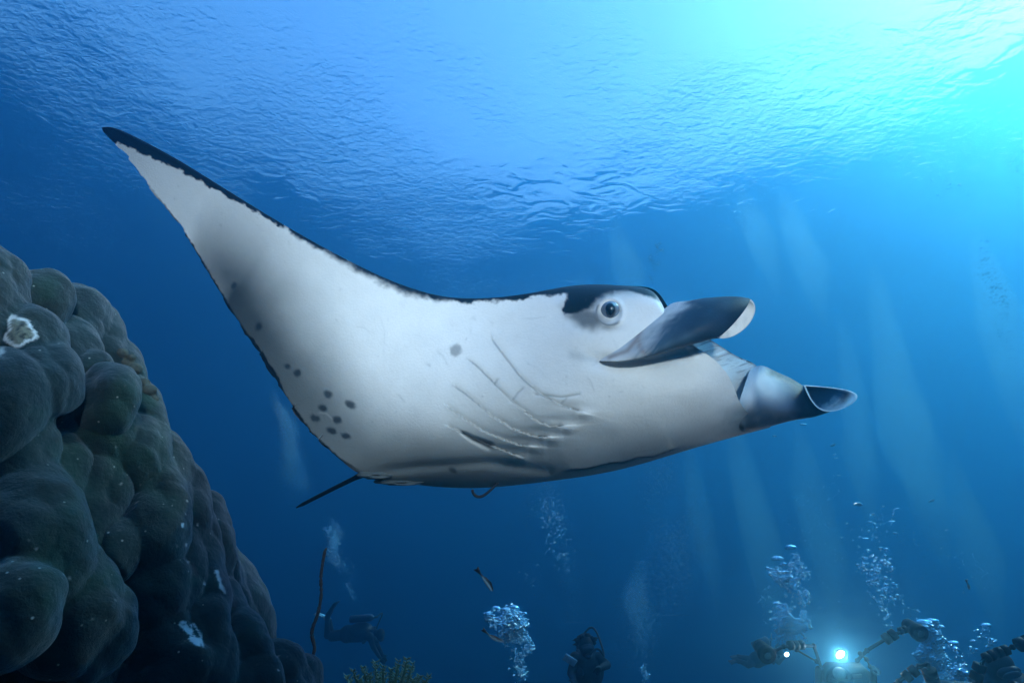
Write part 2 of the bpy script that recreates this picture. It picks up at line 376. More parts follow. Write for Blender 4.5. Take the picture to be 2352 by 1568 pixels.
    tw = .008 + .14 * smooth(1, 10, S); thor = .36 * smooth(11.0, 13.5, S)
    th = tw * e * np.clip(1 - V, 0, 1) + thor * e
    off = np.stack([np.zeros_like(V), .22 * smooth(.1, .8, V), np.full_like(V, .97)], -1)
    dors = vent + away(off) * th[..., None]
    ul = nspline(np.linspace(0, 1, 6), W(*np.array([(1566, 745, 2.16), (1600, 763, 2.30), (1648, 790, 2.42), (1702, 822, 2.50), (1745, 852, 2.52), (1738, 945, 2.46)]).T), vq)
    kb = smooth(15.0, 18.0, S)[..., None]
    dors = dors * (1 - kb) + (ul[None] + (dors - dors[-1:]) * 0.9) * kb
    sh.grid(dors, np.broadcast_to(BLACK, dors.shape), flip=True)
    # ---- mouth cavity between the two lips
    nm = 40; t = np.linspace(0, 1, nm)[:, None, None]
    lo = vent[-1][None]; hi = dors[-1][None]
    mid = (lo + hi) / 2 + away(np.array([-.30, .0, -.03]))
    cav = lo * (1 - t) ** 2 + mid * 2 * t * (1 - t) + hi * t ** 2
    tt = np.repeat(np.linspace(0, 1, nm)[:, None], nv, 1); vv = np.repeat(vq[None], nm, 0)
    wr = (fbm(vv * 30, tt * 7) - .47) * smooth(.72, .95, tt) * .8 * (1 - smooth(.6, .8, vv))
    cav = cav + away(np.array([0, -.025, -.06])) * (np.sin(np.pi * t) * t)
    cav = cav + away(np.array([.0, -.015, -.03])) * np.maximum(wr, 0)[..., None]
    ccol = mix(np.broadcast_to(np.array([.78, .79, .78]), cav.shape), np.array([.45, .43, .42]), np.clip(smooth(.5, .62, fbm(vv * 40, tt * 14)) * smooth(.75, .9, tt), 0, 1))
    ccol = mix(ccol, BLACK, smooth(.985, .995, tt) * (1 - smooth(.8, .95, vv)) * .6)
    sh.grid(cav, ccol)
    # ---- the other wing, reaching away behind the body
    i0 = int(np.searchsorted(sq, 11.0)); Hr = vent[i0:, -1]; Sr = sq[i0:]; nw = 70
    w = np.linspace(0, 1, nw)[None, :, None]
    mid = Hr[len(Hr) // 2][None, None]
    cen = mid + away(np.array([-.02, .10, 1.55])) * w + away(np.array([-.55, .18, 0])) * w ** 2
    far = cen + (Hr[:, None] - mid) * (1 - w) ** .75 * np.array([1, 1, 1])
    far[:, 0] = Hr
    sh.grid(far, np.broadcast_to(WHITE, far.shape))
    us = np.linspace(0, 1, len(Hr))[:, None]
    thf = .36 * smooth(11.0, 13.5, Sr)[:, None] * (1 - w[..., 0]) ** .8 * (1 - w[..., 0] * (1 - np.sqrt(1 - us ** 4 * .999)))
    fd = far + away(np.array([0, .22, .97])) * thf[..., None] * (1 - .75 * w) + away(np.array([0, .3, 0])) * thf[..., None] * w
    fd[:, 0] = dors[i0:, -1]
    sh.grid(fd, np.broadcast_to(BLACK, fd.shape), flip=True)

    # ---- cephalic fins: rolled lobes, open and slanted at the end, white inside
    def ring(top, bot, b, ox=0, oy=0, fx=None, fy=None, m=56):
        (tx, ty, td), (bx, by, bd) = top, bot
        a = np.linspace(0, 2 * np.pi, m, endpoint=False)
        c = (1 + np.cos(a)) / 2                              # 1 at the top, 0 at the bottom
        near = np.sin(a); ox = np.where(near > 0, ox, ox if fx is None else -fx); oy = np.where(near > 0, oy, oy if fy is None else -fy)
        x = tx * c + bx * (1 - c) + ox * near; y = ty * c + by * (1 - c) + oy * near; d = td * c + bd * (1 - c) - b * near
        return np.stack([x, y, d], -1)
    def lobe(rings, paint, inner_paint, inner_to=.45, nl=110, thick=.93):
        R_ = np.array(rings); k = np.linspace(0, 1, len(R_)); qs = np.linspace(0, 1, nl)
        g_ = nspline(k, R_, qs); g_[..., 2] = np.maximum(g_[..., 2], .5)
        s2 = np.repeat(qs[:, None], g_.shape[1], 1)
        p3 = W(g_[..., 0], g_[..., 1], g_[..., 2])
        cen_ = p3.mean(1, keepdims=True)
        p3 = p3 + (p3 - cen_) * (.05 * (fbm(g_[..., 0] * .02, g_[..., 1] * .02) - .47))[..., None]
        sh.grid(p3, paint(g_[..., 0], g_[..., 1], s2, g_), cyclic=True)
        gi = g_[::-1][: int(nl * inner_to)]; si = s2[::-1][: int(nl * inner_to)]
        shr = (thick - .25 * smooth(0.0, inner_to, 1 - si))[..., None]
        ci = gi.mean(1, keepdims=True); gin = ci + (gi - ci) * shr
        rim = np.stack([g_[-1], gin[0]]); pr = W(rim[..., 0], rim[..., 1], rim[..., 2])
        sh.grid(pr, inner_paint(rim[..., 0], rim[..., 1], np.ones(rim.shape[:2])), cyclic=True)
        pin = W(gin[..., 0], gin[..., 1], gin[..., 2])
        sh.grid(pin, inner_paint(gin[..., 0], gin[..., 1], si), flip=True, cyclic=True)
        last = pin[-1]; cap = np.stack([last, np.broadcast_to(last.mean(0), last.shape)])
        sh.grid(cap, np.broadcast_to(SLATE, cap.shape), cyclic=True)
    def paint_near(x, y, s, g_):
        z = fbm(x * .04, y * .04); zf = fbm(x * .03 + y * .10, y * .03 - x * .02, 3)
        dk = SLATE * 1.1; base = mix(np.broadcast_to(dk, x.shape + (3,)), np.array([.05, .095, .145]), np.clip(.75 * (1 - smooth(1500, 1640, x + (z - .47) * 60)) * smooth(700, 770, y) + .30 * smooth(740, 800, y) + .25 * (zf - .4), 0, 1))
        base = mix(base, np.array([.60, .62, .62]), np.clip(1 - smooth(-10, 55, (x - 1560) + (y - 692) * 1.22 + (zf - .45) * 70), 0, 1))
        streak = fbm((x + y * .9) * .16, (x - y) * .02, 3)
        base = mix(base, np.array([.46, .49, .51]), np.clip((1 - smooth(-25, 45, (x - 1478) + (y - 760) * .35)) * .9 + (1 - smooth(0, 70, (x - 1500) + (y - 745) * .6)) * .5 * smooth(.42, .6, streak), 0, .92))
        base = mix(base, WHITE * .92, 1 - smooth(1405, 1470, x + (zf - .45) * 30))
        d, sd, r = poly_dist(x, y, [(1400, 820), (1440, 806), (1462, 780), (1470, 757), (1464, 780), (1475, 806), (1492, 812)])
        base = mix(base, np.array([.30, .22, .18]), np.exp(-(d / 6) ** 2) * smooth(.36, .5, z + .1) * .8)
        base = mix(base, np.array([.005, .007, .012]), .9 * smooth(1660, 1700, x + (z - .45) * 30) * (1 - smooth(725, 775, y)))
        return base
    def inner_near(x, y, s):
        z = fbm(x * .10, y * .03, 3); return mix(np.broadcast_to(WHITE * 1.02, x.shape + (3,)), np.array([.40, .42, .43]), smooth(.45, .7, z) * .5 + .5 * smooth(.12, .4, 1 - s))
    lobe([ring((1540, 698, 2.17), (1376, 829, 2.03), .015), ring((1556, 693, 2.14), (1398, 830, 1.99), .022), ring((1578, 691, 2.11), (1448, 828, 1.955), .045), ring((1606, 686, 2.08), (1514, 812, 1.935), .078),
          ring((1650, 682, 2.05), (1580, 794, 1.93), .095, -4, -2), ring((1694, 681, 2.03), (1624, 781, 1.92), .075, 0, 0, 8, 5), ring((1722, 686, 2.02), (1646, 774, 1.92), .050, 8, 5, 34, 17)],
         paint_near, inner_near)
    def paint_far(x, y, s, g_):
        z = fbm(x * .05, y * .05); 
        k_ = (y - 841 - (x - 1750) * .32) / 130.0
        base = np.broadcast_to(np.array([.15, .20, .27]), x.shape + (3,)).copy()
        base = mix(base, np.array([.05, .065, .085]), smooth(.50, .85, k_ + (z - .47) * .3))
        wp = np.exp(-(((x - 1762) / 34) ** 2 + ((y - 884 - (x - 1762) * .45) / 30) ** 2)); base = mix(base, WHITE, np.clip(1.3 * wp + .2 * (z - .47), 0, .95))
        base = mix(base, WHITE * .85, (1 - smooth(1722, 1742, x + (z - .47) * 14)) * (1 - smooth(900, 955, y)))
        base = mix(base, np.array([.010, .022, .045]), np.clip(smooth(1800, 1842, x + (z - .47) * 16) + (1 - smooth(.05, .17, k_ + (z - .47) * .08)) * smooth(1752, 1775, x), 0, 1))
        return mix(base, np.array([.24, .28, .31]), (1 - smooth(1690, 1715, x + (z - .47) * 20)) * smooth(900, 950, y))
    def inner_far(x, y, s):
        z = fbm(x * .06, y * .06)
        b_ = mix(np.broadcast_to(np.array([.03, .06, .11]), x.shape + (3,)), np.array([.30, .36, .42]), smooth(.35, .7, z + (y - 915) * .010))
        b_ = mix(b_, BLACK, smooth(1928, 1950, x) * (1 - smooth(905, 925, y)))
        return mix(b_, WHITE, np.clip(smooth(1938, 1962, x + (y - 915) * .6) + smooth(.985, 1, s) * .8, 0, 1))
    def rim_far():
        a = np.linspace(0, 2 * np.pi, 56, endpoint=False)
        key = np.array([(1846, 884, 2.30), (1860, 915, 2.24), (1885, 941, 2.22), (1922, 943, 2.26), (1958, 926, 2.32), (1968, 906, 2.38), (1935, 893, 2.40), (1885, 887, 2.37), (1846, 884, 2.30)])
        return nspline(np.linspace(0, 2 * np.pi, 9), key, a)
    lobe([ring((1722, 850, 2.46), (1680, 975, 2.28), .15), ring((1748, 840, 2.46), (1706, 991, 2.26), .165), ring((1778, 851, 2.45), (1752, 985, 2.26), .135), ring((1812, 866, 2.44), (1802, 970, 2.27), .10),
          ring((1838, 881, 2.41), (1846, 961, 2.27), .065), ring((1848, 886, 2.37), (1880, 954, 2.27), .045, -4, 3), rim_far()], paint_far, inner_far, .5)
    # folded skin and knob where the far lobe joins the mouth
    def blob(c, r, colr, rough=.2, m=28):
        a = np.linspace(0, np.pi, m)[:, None]; b = np.linspace(0, 2 * np.pi, m, endpoint=False)[None]
        x = np.sin(a) * np.cos(b); y = np.sin(a) * np.sin(b); z = np.cos(a) + 0 * b
        k = 1 + rough * (fbm(x * 3 + 5, y * 3 + z * 2) - .47)
        p = W(*c) + away(np.stack([x * r[0] * k, y * r[1] * k, z * r[2] * k], -1))
        sh.grid(p, np.broadcast_to(np.array(colr), p.shape), cyclic=True)
    # pelvic fins by the tail root
    blob((868, 1086, 2.30), (.085, .022, .05), (.09, .11, .12), .5)
    blob((925, 1101, 2.33), (.12, .018, .06), (.07, .09, .10), .5)
    # tail
    tp = nspline([0, .5, 1], np.array([(838, 1086, 2.33), (755, 1127, 2.42), (681, 1165, 2.50)]), np.linspace(0, 1, 60))
    c3 = W(tp[:, 0], tp[:, 1], tp[:, 2]); rr = np.interp(np.linspace(0, 1, 60), [0, .15, .9, 1], [.016, .0095, .0075, .003])
    dirv = np.gradient(c3, axis=0); dirv /= np.linalg.norm(dirv, axis=1, keepdims=True)
    s1 = np.cross(dirv, [0, 0, 1.0]); s1 /= np.linalg.norm(s1, axis=1, keepdims=True); s2 = np.cross(dirv, s1)
    a = np.linspace(0, 2 * np.pi, 12, endpoint=False)
    tube = c3[:, None] + (np.cos(a)[None, :, None] * s1[:, None] + np.sin(a)[None, :, None] * s2[:, None]) * rr[:, None, None]
    sh.grid(tube, np.broadcast_to(BLACK * 1.2, tube.shape), cyclic=True)
    body = sh.build('manta_ray', skin_material())
    tag(body, 'huge white-bellied manta ray gliding with one wing raised and mouth open', 'manta ray')
    # ---- eye
    i = np.argmin((px - 1401) ** 2 + (py - 716) ** 2); de = D.ravel()[i]
    def pmat(name, colr, rough, coat=0):
        m, N, L = node_mat(name); o = N.new('ShaderNodeOutputMaterial'); p = N.new('ShaderNodeBsdfPrincipled')
        nz_ = N.new('ShaderNodeTexNoise'); nz_.inputs['Scale'].default_value = 40
        cr = N.new('ShaderNodeValToRGB'); cr.color_ramp.elements[0].color = tuple(c * .75 for c in colr) + (1,); cr.color_ramp.elements[1].color = tuple(colr) + (1,)
        L.new(nz_.outputs['Fac'], cr.inputs[0]); L.new(cr.outputs[0], p.inputs['Base Color'])
        p.inputs['Roughness'].default_value = rough; p.inputs['Coat Weight'].default_value = coat; L.new(p.outputs[0], o.inputs[0]); return m
    def ball(name, c, r, mat, parent):
        m_ = 32; a = np.linspace(0, np.pi, m_)[:, None]; b = np.linspace(0, 2 * np.pi, m_, endpoint=False)[None]
        v = np.stack([np.sin(a) * np.cos(b) * r[0], np.sin(a) * np.sin(b) * r[1], (np.cos(a) + 0 * b) * r[2]], -1)
        s_ = Shell(); s_.grid(W(*c) + away(v), np.ones(3), cyclic=True); return s_.build(name, mat, parent)
    eye = ball('eye', (1402, 715, de + .006), (.037, .039, .034), pmat('eye_white', (.17, .21, .26), .25, .5), body)
    eye['label'] = 'dark oval eye ringed with pale skin'
    ball('pupil', (1402, 713, de - .014), (.0215, .030, .020), pmat('pupil_black', (.002, .003, .004), .06, .9), eye)
    return body
manta()

# ------------------------------------------------------------------ solids for the reef, the divers and their gear
def unit_sphere(sub):
    bm = bmesh.new(); bmesh.ops.create_icosphere(bm, subdivisions=sub, radius=1.0)
    v = np.array([x.co[:] for x in bm.verts]); f = np.array([[y.index for y in x.verts] for x in bm.faces]); bm.free(); return v, f
SPH = {k: unit_sphere(k) for k in (1, 2, 3, 4)}
class Solid:
    def __init__(s): s.v = []; s.f = []; s.n = 0
    def add(s, v, f):
        s.v.append(np.asarray(v, float)); s.f += [tuple(int(i) + s.n for i in q) for q in f]; s.n += len(v); return s
    def ell(s, c, r, ax=None, sub=3):
        v, f = SPH[sub]; v = v * np.asarray(r, float)
        if ax is not None: v = v @ np.asarray(ax, float)
        return s.add(v + np.asarray(c, float), f)
    def tube(s, pts, rad, n=12, cap=True):
        p = np.asarray(pts, float); m = len(p); rad = np.broadcast_to(np.asarray(rad, float), (m,))
        d = np.gradient(p, axis=0); d /= np.linalg.norm(d, axis=1, keepdims=True) + 1e-9
        u = np.cross(d[0], [0.3, 0.2, 1.0]); u /= np.linalg.norm(u); V = []
        for i in range(m):
            u = u - d[i] * np.dot(u, d[i]); u /= np.linalg.norm(u); w = np.cross(d[i], u)
            a = np.linspace(0, 2 * np.pi, n, endpoint=False)
            V.append(p[i] + rad[i] * (np.cos(a)[:, None] * u + np.sin(a)[:, None] * w))
        F = [(i * n + j, i * n + (j + 1) % n, (i + 1) * n + (j + 1) % n, (i + 1) * n + j) for i in range(m - 1) for j in range(n)]
        if cap: F += [tuple(range(n))[::-1], tuple(range((m - 1) * n, m * n))]
        return s.add(np.concatenate(V), F)
    def capsule(s, a, b, ra, rb, n=14):
        a = np.asarray(a, float); b = np.asarray(b, float); L = np.linalg.norm(b - a); d = (b - a) / (L + 1e-9)
        P = [a - d * ra * k for k in (.98, .8, .45)] + [a, (a + b) / 2, b] + [b + d * rb * k for k in (.45, .8, .98)]
        Rr = [ra * .2, ra * .6, ra * .893, ra, (ra + rb) / 2, rb, rb * .893, rb * .6, rb * .2]
        return s.tube(P, Rr, n)
    def disc_stack(s, a, b, prof, n=24):
        """turned shape: prof is (fraction along a-b, radius)"""
        a = np.asarray(a, float); b = np.asarray(b, float)
        return s.tube([a + (b - a) * t for t, r in prof], [max(r, 1e-4) for t, r in prof], n)
    def block(s, c, half, ax=np.eye(3), bev=.15):
        h = np.asarray(half, float); b = min(h) * bev; V = []; 
        for z, k in ((-1, 1), (-1, 0), (1, 0), (1, 1)):
            zz = z * (h[2] - (0 if k else b)); sx = h[0] - (b if k else 0); sy = h[1] - (b if k else 0)
            for (x, y, e) in ((-1, -1, 0), (1, -1, 0), (1, 1, 0), (-1, 1, 0)):
                V += [(x * sx, y * (sy - b), zz), (x * (sx - b), y * sy, zz)] if x * y > 0 else [(x * (sx - b), y * sy, zz), (x * sx, y * (sy - b), zz)]
        V = np.array(V); F = [tuple(range(8))[::-1], tuple(range(24, 32))]
        for l in range(3): F += [(l * 8 + j, l * 8 + (j + 1) % 8, (l + 1) * 8 + (j + 1) % 8, (l + 1) * 8 + j) for j in range(8)]
        return s.add(V @ np.asarray(ax, float) + np.asarray(c, float), F)
    def build(s, name, mat, parent=None, smooth=True):
        v = np.concatenate(s.v)
        if parent is not None: v = v - np.array(parent['origin'][:] if 'origin' in parent else (0, 0, 0))
        o = mesh_obj(name, v, s.f, mat, parent, smooth)
        return o
    def union(s, name, mat, voxel, it=6, parent=None):
        """one continuous skin over all the pieces"""
        t = mesh_obj('tmp', np.concatenate(s.v), s.f)
        m = t.modifiers.new('r', 'REMESH'); m.mode = 'VOXEL'; m.voxel_size = voxel
        if it: k = t.modifiers.new('s', 'SMOOTH'); k.iterations = it; k.factor = .5
        dg = bpy.context.evaluated_depsgraph_get(); dg.update()
        me = bpy.data.meshes.new_from_object(t.evaluated_get(dg)); old = t.data
        bpy.data.objects.remove(t); bpy.data.meshes.remove(old)
        me.name = name; me.materials.clear(); me.materials.append(mat)
        me.polygons.foreach_set('use_smooth', np.full(len(me.polygons), True))
        o = bpy.data.objects.new(name, me); C.objects.link(o)
        if parent is not None:
            co = np.empty(len(me.vertices) * 3, np.float32); me.vertices.foreach_get('co', co)
            co = co.reshape(-1, 3) - np.array(parent['origin'][:], np.float32); me.vertices.foreach_set('co', co.ravel()); me.update(); o.parent = parent
        return o
def thing(name, loc, label, cat, group=None):
    e = bpy.data.objects.new(name, None); C.objects.link(e); e.location = Vector(loc); e.empty_display_size = .1
    e['origin'] = [float(x) for x in loc]
    return tag(e, label, cat, group)
def coords(me):
    co = np.empty(len(me.vertices) * 3, np.float32); me.vertices.foreach_get('co', co); return co.reshape(-1, 3)
def to_px(p):
    d = p[:, 1] * _cp + p[:, 2] * _sp; y = -p[:, 1] * _sp + p[:, 2] * _cp
    return 1176 + p[:, 0] / d * F_PX, 784 - y / d * F_PX, d
def pigment(o, c):
    c = np.concatenate([c, np.ones((len(c), 1))], 1).astype(np.float32)
    a = o.data.color_attributes.new('pigment', 'FLOAT_COLOR', 'POINT'); a.data.foreach_set('color', c.ravel())
IMG = np.array([away(np.array(e)) for e in ((1., 0, 0), (0, 1., 0), (0, 0, 1.))])      # right, up, away as rows
def img_ax(deg):
    a = R(deg); c, s = math.cos(a), math.sin(a)
    return np.array([c * IMG[0] - s * IMG[1], s * IMG[0] + c * IMG[1], IMG[2]])         # turned clockwise in the picture
def simple(name, col, rough=.6, var=.35, scale=25, bump=.0, attr=None, sheen=0, metal=0, spec=.4):
    m, N, L = node_mat(name); o = N.new('ShaderNodeOutputMaterial'); p = N.new('ShaderNodeBsdfPrincipled')
    tc = N.new('ShaderNodeTexCoord'); nz = N.new('ShaderNodeTexNoise'); nz.inputs['Scale'].default_value = scale; nz.inputs['Detail'].default_value = 6
    L.new(tc.outputs['Object'], nz.inputs['Vector'])
    mr = N.new('ShaderNodeMapRange'); mr.inputs[1].default_value = .3; mr.inputs[2].default_value = .7; mr.inputs[3].default_value = 1 - var; mr.inputs[4].default_value = 1 + var
    L.new(nz.outputs['Fac'], mr.inputs[0])
    vm = N.new('ShaderNodeVectorMath'); vm.operation = 'SCALE'; L.new(mr.outputs[0], vm.inputs['Scale'])
    if attr: at = N.new('ShaderNodeAttribute'); at.attribute_name = attr; L.new(at.outputs['Color'], vm.inputs[0])
    else: vm.inputs[0].default_value = col
    L.new(vm.outputs[0], p.inputs['Base Color'])
    p.inputs['Roughness'].default_value = rough; p.inputs['Metallic'].default_value = metal; p.inputs['Specular IOR Level'].default_value = spec
    if sheen: p.inputs['Sheen Weight'].default_value = sheen; p.inputs['Sheen Roughness'].default_value = .35; p.inputs['Sheen Tint'].default_value = (.75, .9, 1, 1)
    if bump:
        b = N.new('ShaderNodeBump'); b.inputs['Strength'].default_value = .6; b.inputs['Distance'].default_value = bump
        L.new(nz.outputs['Fac'], b.inputs['Height']); L.new(b.outputs[0], p.inputs['Normal'])
    L.new(p.outputs[0], o.inputs[0]); return m

# ------------------------------------------------------------------ reef under the frame
def reef():
    n = 90
    X, Y = np.meshgrid(np.linspace(-7, 4, n), np.linspace(-2, 9, n), indexing='ij')
    r = np.hypot((X + 1.6) / 4.2, (Y - 2.6) / 4.2)
    top = -.42 - .085 * np.clip(Y, 0, 9)
    Z = top + (fbm(X * 1.3, Y * 1.3) - .6) * .5 - 11 * smooth(.45, 1.25, r) - 30 * smooth(.9, 1.35, r)
    Z = np.minimum(Z, top)
    m = simple('reef_rock', (.06, .07, .06), .9, .5, 5, .05)
    tag(mesh_obj('reef', np.stack([X, Y, Z], -1).reshape(-1, 3), grid_faces(n, n), m), 'dark reef slope just below the frame', 'reef', kind='structure')
reef()

# ------------------------------------------------------------------ big lobed coral
def lobed_coral():
    # px, py, rx, ry, turn, depth
    lob = [(-30, 640, 75, 95, 20, 1.50), (85, 690, 72, 78, 25, 1.62), (40, 800, 105, 105, 30, 1.46), (178, 735, 62, 85, 35, 1.78), (215, 800, 62, 110, 25, 1.80), (140, 830, 80, 110, 25, 1.62),
           (95, 872, 76, 92, 10, 1.42), (185, 880, 62, 70, 0, 1.60), (245, 915, 76, 76, 20, 1.56), (270, 870, 50, 90, 20, 1.80), (205, 1005, 120, 105, 20, 1.56), (325, 1000, 52, 120, 22, 1.70), (300, 960, 60, 90, 20, 1.72), (270, 1060, 120, 110, 25, 1.60),
           (-20, 930, 110, 130, 20, 1.30), (40, 1050, 72, 150, 18, 1.34), (375, 1110, 62, 130, 25, 1.70), (120, 1130, 68, 150, 18, 1.40), (205, 1160, 74, 140, 14, 1.46), (330, 1150, 90, 110, 25, 1.60),
           (420, 1190, 58, 130, 22, 1.70), (345, 1215, 85, 95, 20, 1.54), (478, 1260, 50, 120, 18, 1.78), (440, 1270, 55, 120, 20, 1.68), (500, 1330, 44, 110, 12, 1.84), (274, 1258, 62, 60, 30, 1.46), (395, 1300, 70, 110, 30, 1.58), (450, 1350, 70, 120, 20, 1.62),
           (355, 1350, 84, 82, 25, 1.50), (290, 1330, 60, 60, 0, 1.52), (500, 1420, 62, 100, 20, 1.66), (420, 1400, 60, 80, 20, 1.60), (530, 1430, 40, 60, 0, 1.80),
           (60, 1250, 150, 190, 30, 1.22), (150, 1380, 125, 150, 35, 1.26), (225, 1440, 78, 105, 10, 1.30), (20, 1400, 130, 110, 20, 1.10),
           (365, 1455, 80, 72, 20, 1.48), (455, 1450, 72, 80, 20, 1.54), (480, 1500, 60, 90, 25, 1.52), (400, 1530, 95, 85, 20, 1.46), (545, 1500, 72, 85, 25, 1.60), (540, 1585, 95, 72, 10, 1.54), (625, 1555, 72, 62, 20, 1.66), (680, 1590, 55, 70, 25, 1.70), (600, 1640, 140, 90, 0, 1.60),
           (90, 1560, 200, 110, 0, 1.34), (290, 1600, 140, 100, 0, 1.42), (430, 1640, 160, 100, 0, 1.5), (-120, 800, 150, 260, 0, 1.35), (-180, 1200, 220, 320, 0, 1.25), (-150, 1550, 260, 260, 0, 1.2), (250, 1760, 420, 200, 0, 1.55)]
    s = Solid(); rng = np.random.default_rng(3)
    for (px, py, rx, ry, tn, d) in lob:
        k = d / F_PX; rz = .80 * (rx + min(ry, 1.3 * rx)) / 2 * k
        c = W(px, py, d + rz * .62 + .02)
        ax_ = img_ax(-tn * .8 - 8); ax_ = np.array([ax_[0], ax_[1] * .86 - IMG[2] * -.5, ax_[2] * .86 - ax_[1] * .5])      # lobes lean back at the top
        s.ell(c, (rx * k * .95, ry * k * (1.0 if py < 700 else 1.18), rz), ax_, 3)
    for (px, py, rx, ry, rz, d) in [(-60, 1150, 330, 560, .36, 1.95), (200, 1250, 250, 380, .34, 2.0), (60, 900, 200, 260, .30, 1.98), (380, 1480, 230, 260, .3, 2.0), (-100, 1500, 420, 300, .4, 1.7)]:
        k = d / F_PX; s.ell(W(px, py, d), (rx * k, ry * k, rz), img_ax(-16), 4)
    m, N, L = node_mat('coral_tissue')
    out = N.new('ShaderNodeOutputMaterial'); p = N.new('ShaderNodeBsdfPrincipled')
    tc = N.new('ShaderNodeTexCoord'); at = N.new('ShaderNodeAttribute'); at.attribute_name = 'pigment'
    n1 = N.new('ShaderNodeTexNoise'); n1.inputs['Scale'].default_value = 7; n1.inputs['Detail'].default_value = 8; L.new(tc.outputs['Object'], n1.inputs['Vector'])
    mr = N.new('ShaderNodeMapRange'); mr.inputs[1].default_value = .3; mr.inputs[2].default_value = .7; mr.inputs[3].default_value = .6; mr.inputs[4].default_value = 1.35; L.new(n1.outputs['Fac'], mr.inputs[0])
    vm = N.new('ShaderNodeVectorMath'); vm.operation = 'SCALE'; L.new(at.outputs['Color'], vm.inputs[0]); L.new(mr.outputs[0], vm.inputs['Scale'])
    # pale specks scattered over the tissue
    vo = N.new('ShaderNodeTexVoronoi'); vo.inputs['Scale'].default_value = 34; L.new(tc.outputs['Object'], vo.inputs['Vector'])
    lt = N.new('ShaderNodeMapRange'); lt.inputs[1].default_value = .12; lt.inputs[2].default_value = .06; lt.inputs[3].default_value = 0; lt.inputs[4].default_value = 1; L.new(vo.outputs['Distance'], lt.inputs[0])
    sep = N.new('ShaderNodeSeparateColor'); L.new(vo.outputs['Color'], sep.inputs[0])
    gt = N.new('ShaderNodeMath'); gt.operation = 'GREATER_THAN'; gt.inputs[1].default_value = .62; L.new(sep.outputs[0], gt.inputs[0])
    mu = N.new('ShaderNodeMath'); mu.operation = 'MULTIPLY'; L.new(lt.outputs[0], mu.inputs[0]); L.new(gt.outputs[0], mu.inputs[1])
    mc = N.new('ShaderNodeMix'); mc.data_type = 'RGBA'; L.new(mu.outputs[0], mc.inputs['Factor']); L.new(vm.outputs[0], mc.inputs['A']); mc.inputs['B'].default_value = (.30, .38, .38, 1)
    L.new(mc.outputs['Result'], p.inputs['Base Color'])
    p.inputs['Roughness'].default_value = .75; p.inputs['Specular IOR Level'].default_value = .25
    p.inputs['Sheen Weight'].default_value = .4; p.inputs['Sheen Roughness'].default_value = .4; p.inputs['Sheen Tint'].default_value = (.7, .85, 1, 1)
    n2 = N.new('ShaderNodeTexNoise'); n2.inputs['Scale'].default_value = 45; n2.inputs['Detail'].default_value = 9; n2.inputs['Roughness'].default_value = .7; L.new(tc.outputs['Object'], n2.inputs['Vector'])
    b = N.new('ShaderNodeBump'); b.inputs['Strength'].default_value = .7; b.inputs['Distance'].default_value = .012; L.new(n2.outputs['Fac'], b.inputs['Height']); L.new(b.outputs[0], p.inputs['Normal'])
    L.new(p.outputs[0], out.inputs[0])
    o = s.union('lobed_coral', m, .0058, 12)
    co = coords(o.data)
    nn = np.empty(len(co) * 3, np.float32); o.data.vertices.foreach_get('normal', nn); nn = nn.reshape(-1, 3)
    bump_ = .03 * (fbm(co[:, 0] * 7 + co[:, 1] * 3, co[:, 2] * 6 + co[:, 1] * 4, 3) - .44) + .006 * (fbm(co[:, 0] * 30, co[:, 2] * 30 + co[:, 1] * 20, 2) - .37)
    wx = lambda a, b, c: fbm(co[:, 0] * a + 3 * b, co[:, 2] * a + co[:, 1] * a * .7 + c, 3) - .44
    from mathutils import kdtree
    rg = np.random.default_rng(12); pool = co[rg.permutation(len(co))[:6000]] * np.array([1, 1, .72]); cen = []
    for p_ in pool:                                            # spaced centres of the small packed lobes
        if not cen or np.min(((np.array(cen) - p_) ** 2).sum(1)) > rg.uniform(.052, .105) ** 2: cen.append(p_)
    kd = kdtree.KDTree(len(cen)); [kd.insert(Vector(c_), i_) for i_, c_ in enumerate(cen)]; kd.balance()
    d1 = np.array([kd.find(v_)[2] for v_ in (co * np.array([1, 1, .72])).tolist()])
    co = co + nn * (.034 * (np.sqrt(np.clip(1 - (d1 / .095) ** 2, 0, 1)) - .6))[:, None].astype(np.float32)
    warp = np.stack([wx(6, 1, 2), wx(6, 5, 9), wx(6, 11, 4)], -1) * .05
    co = co + warp.astype(np.float32) + nn * bump_[:, None].astype(np.float32); o.data.vertices.foreach_set('co', co.ravel().astype(np.float32)); o.data.update(); x, y, d = to_px(co)
    z = fbm(x * .05, y * .05); zf = fbm(x * .15, y * .15, 3)
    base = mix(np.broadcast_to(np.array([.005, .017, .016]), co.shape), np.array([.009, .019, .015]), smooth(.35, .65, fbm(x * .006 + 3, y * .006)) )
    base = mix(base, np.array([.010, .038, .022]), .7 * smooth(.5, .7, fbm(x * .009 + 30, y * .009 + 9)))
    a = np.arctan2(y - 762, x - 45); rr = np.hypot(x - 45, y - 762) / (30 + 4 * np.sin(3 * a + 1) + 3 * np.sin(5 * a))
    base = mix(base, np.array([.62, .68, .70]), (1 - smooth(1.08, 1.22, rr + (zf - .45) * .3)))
    base = mix(base, mix(np.broadcast_to(np.array([.16, .18, .14]), co.shape), np.array([.03, .035, .03]), smooth(.48, .56, zf)), (1 - smooth(.88, .97, rr)))
    w1 = np.exp(-(poly_dist(x, y, [(420, 1428), (432, 1445), (440, 1462), (456, 1478)])[0] / (9 + 12 * (z - .45))) ** 2)
    w1 = np.maximum(w1, np.exp(-(poly_dist(x, y, [(445, 1432), (462, 1460), (468, 1485)])[0] / 3.5) ** 2))
    w1 = np.maximum(w1, np.exp(-(poly_dist(x, y, [(498, 1312), (508, 1340), (516, 1360)])[0] / 5) ** 2))
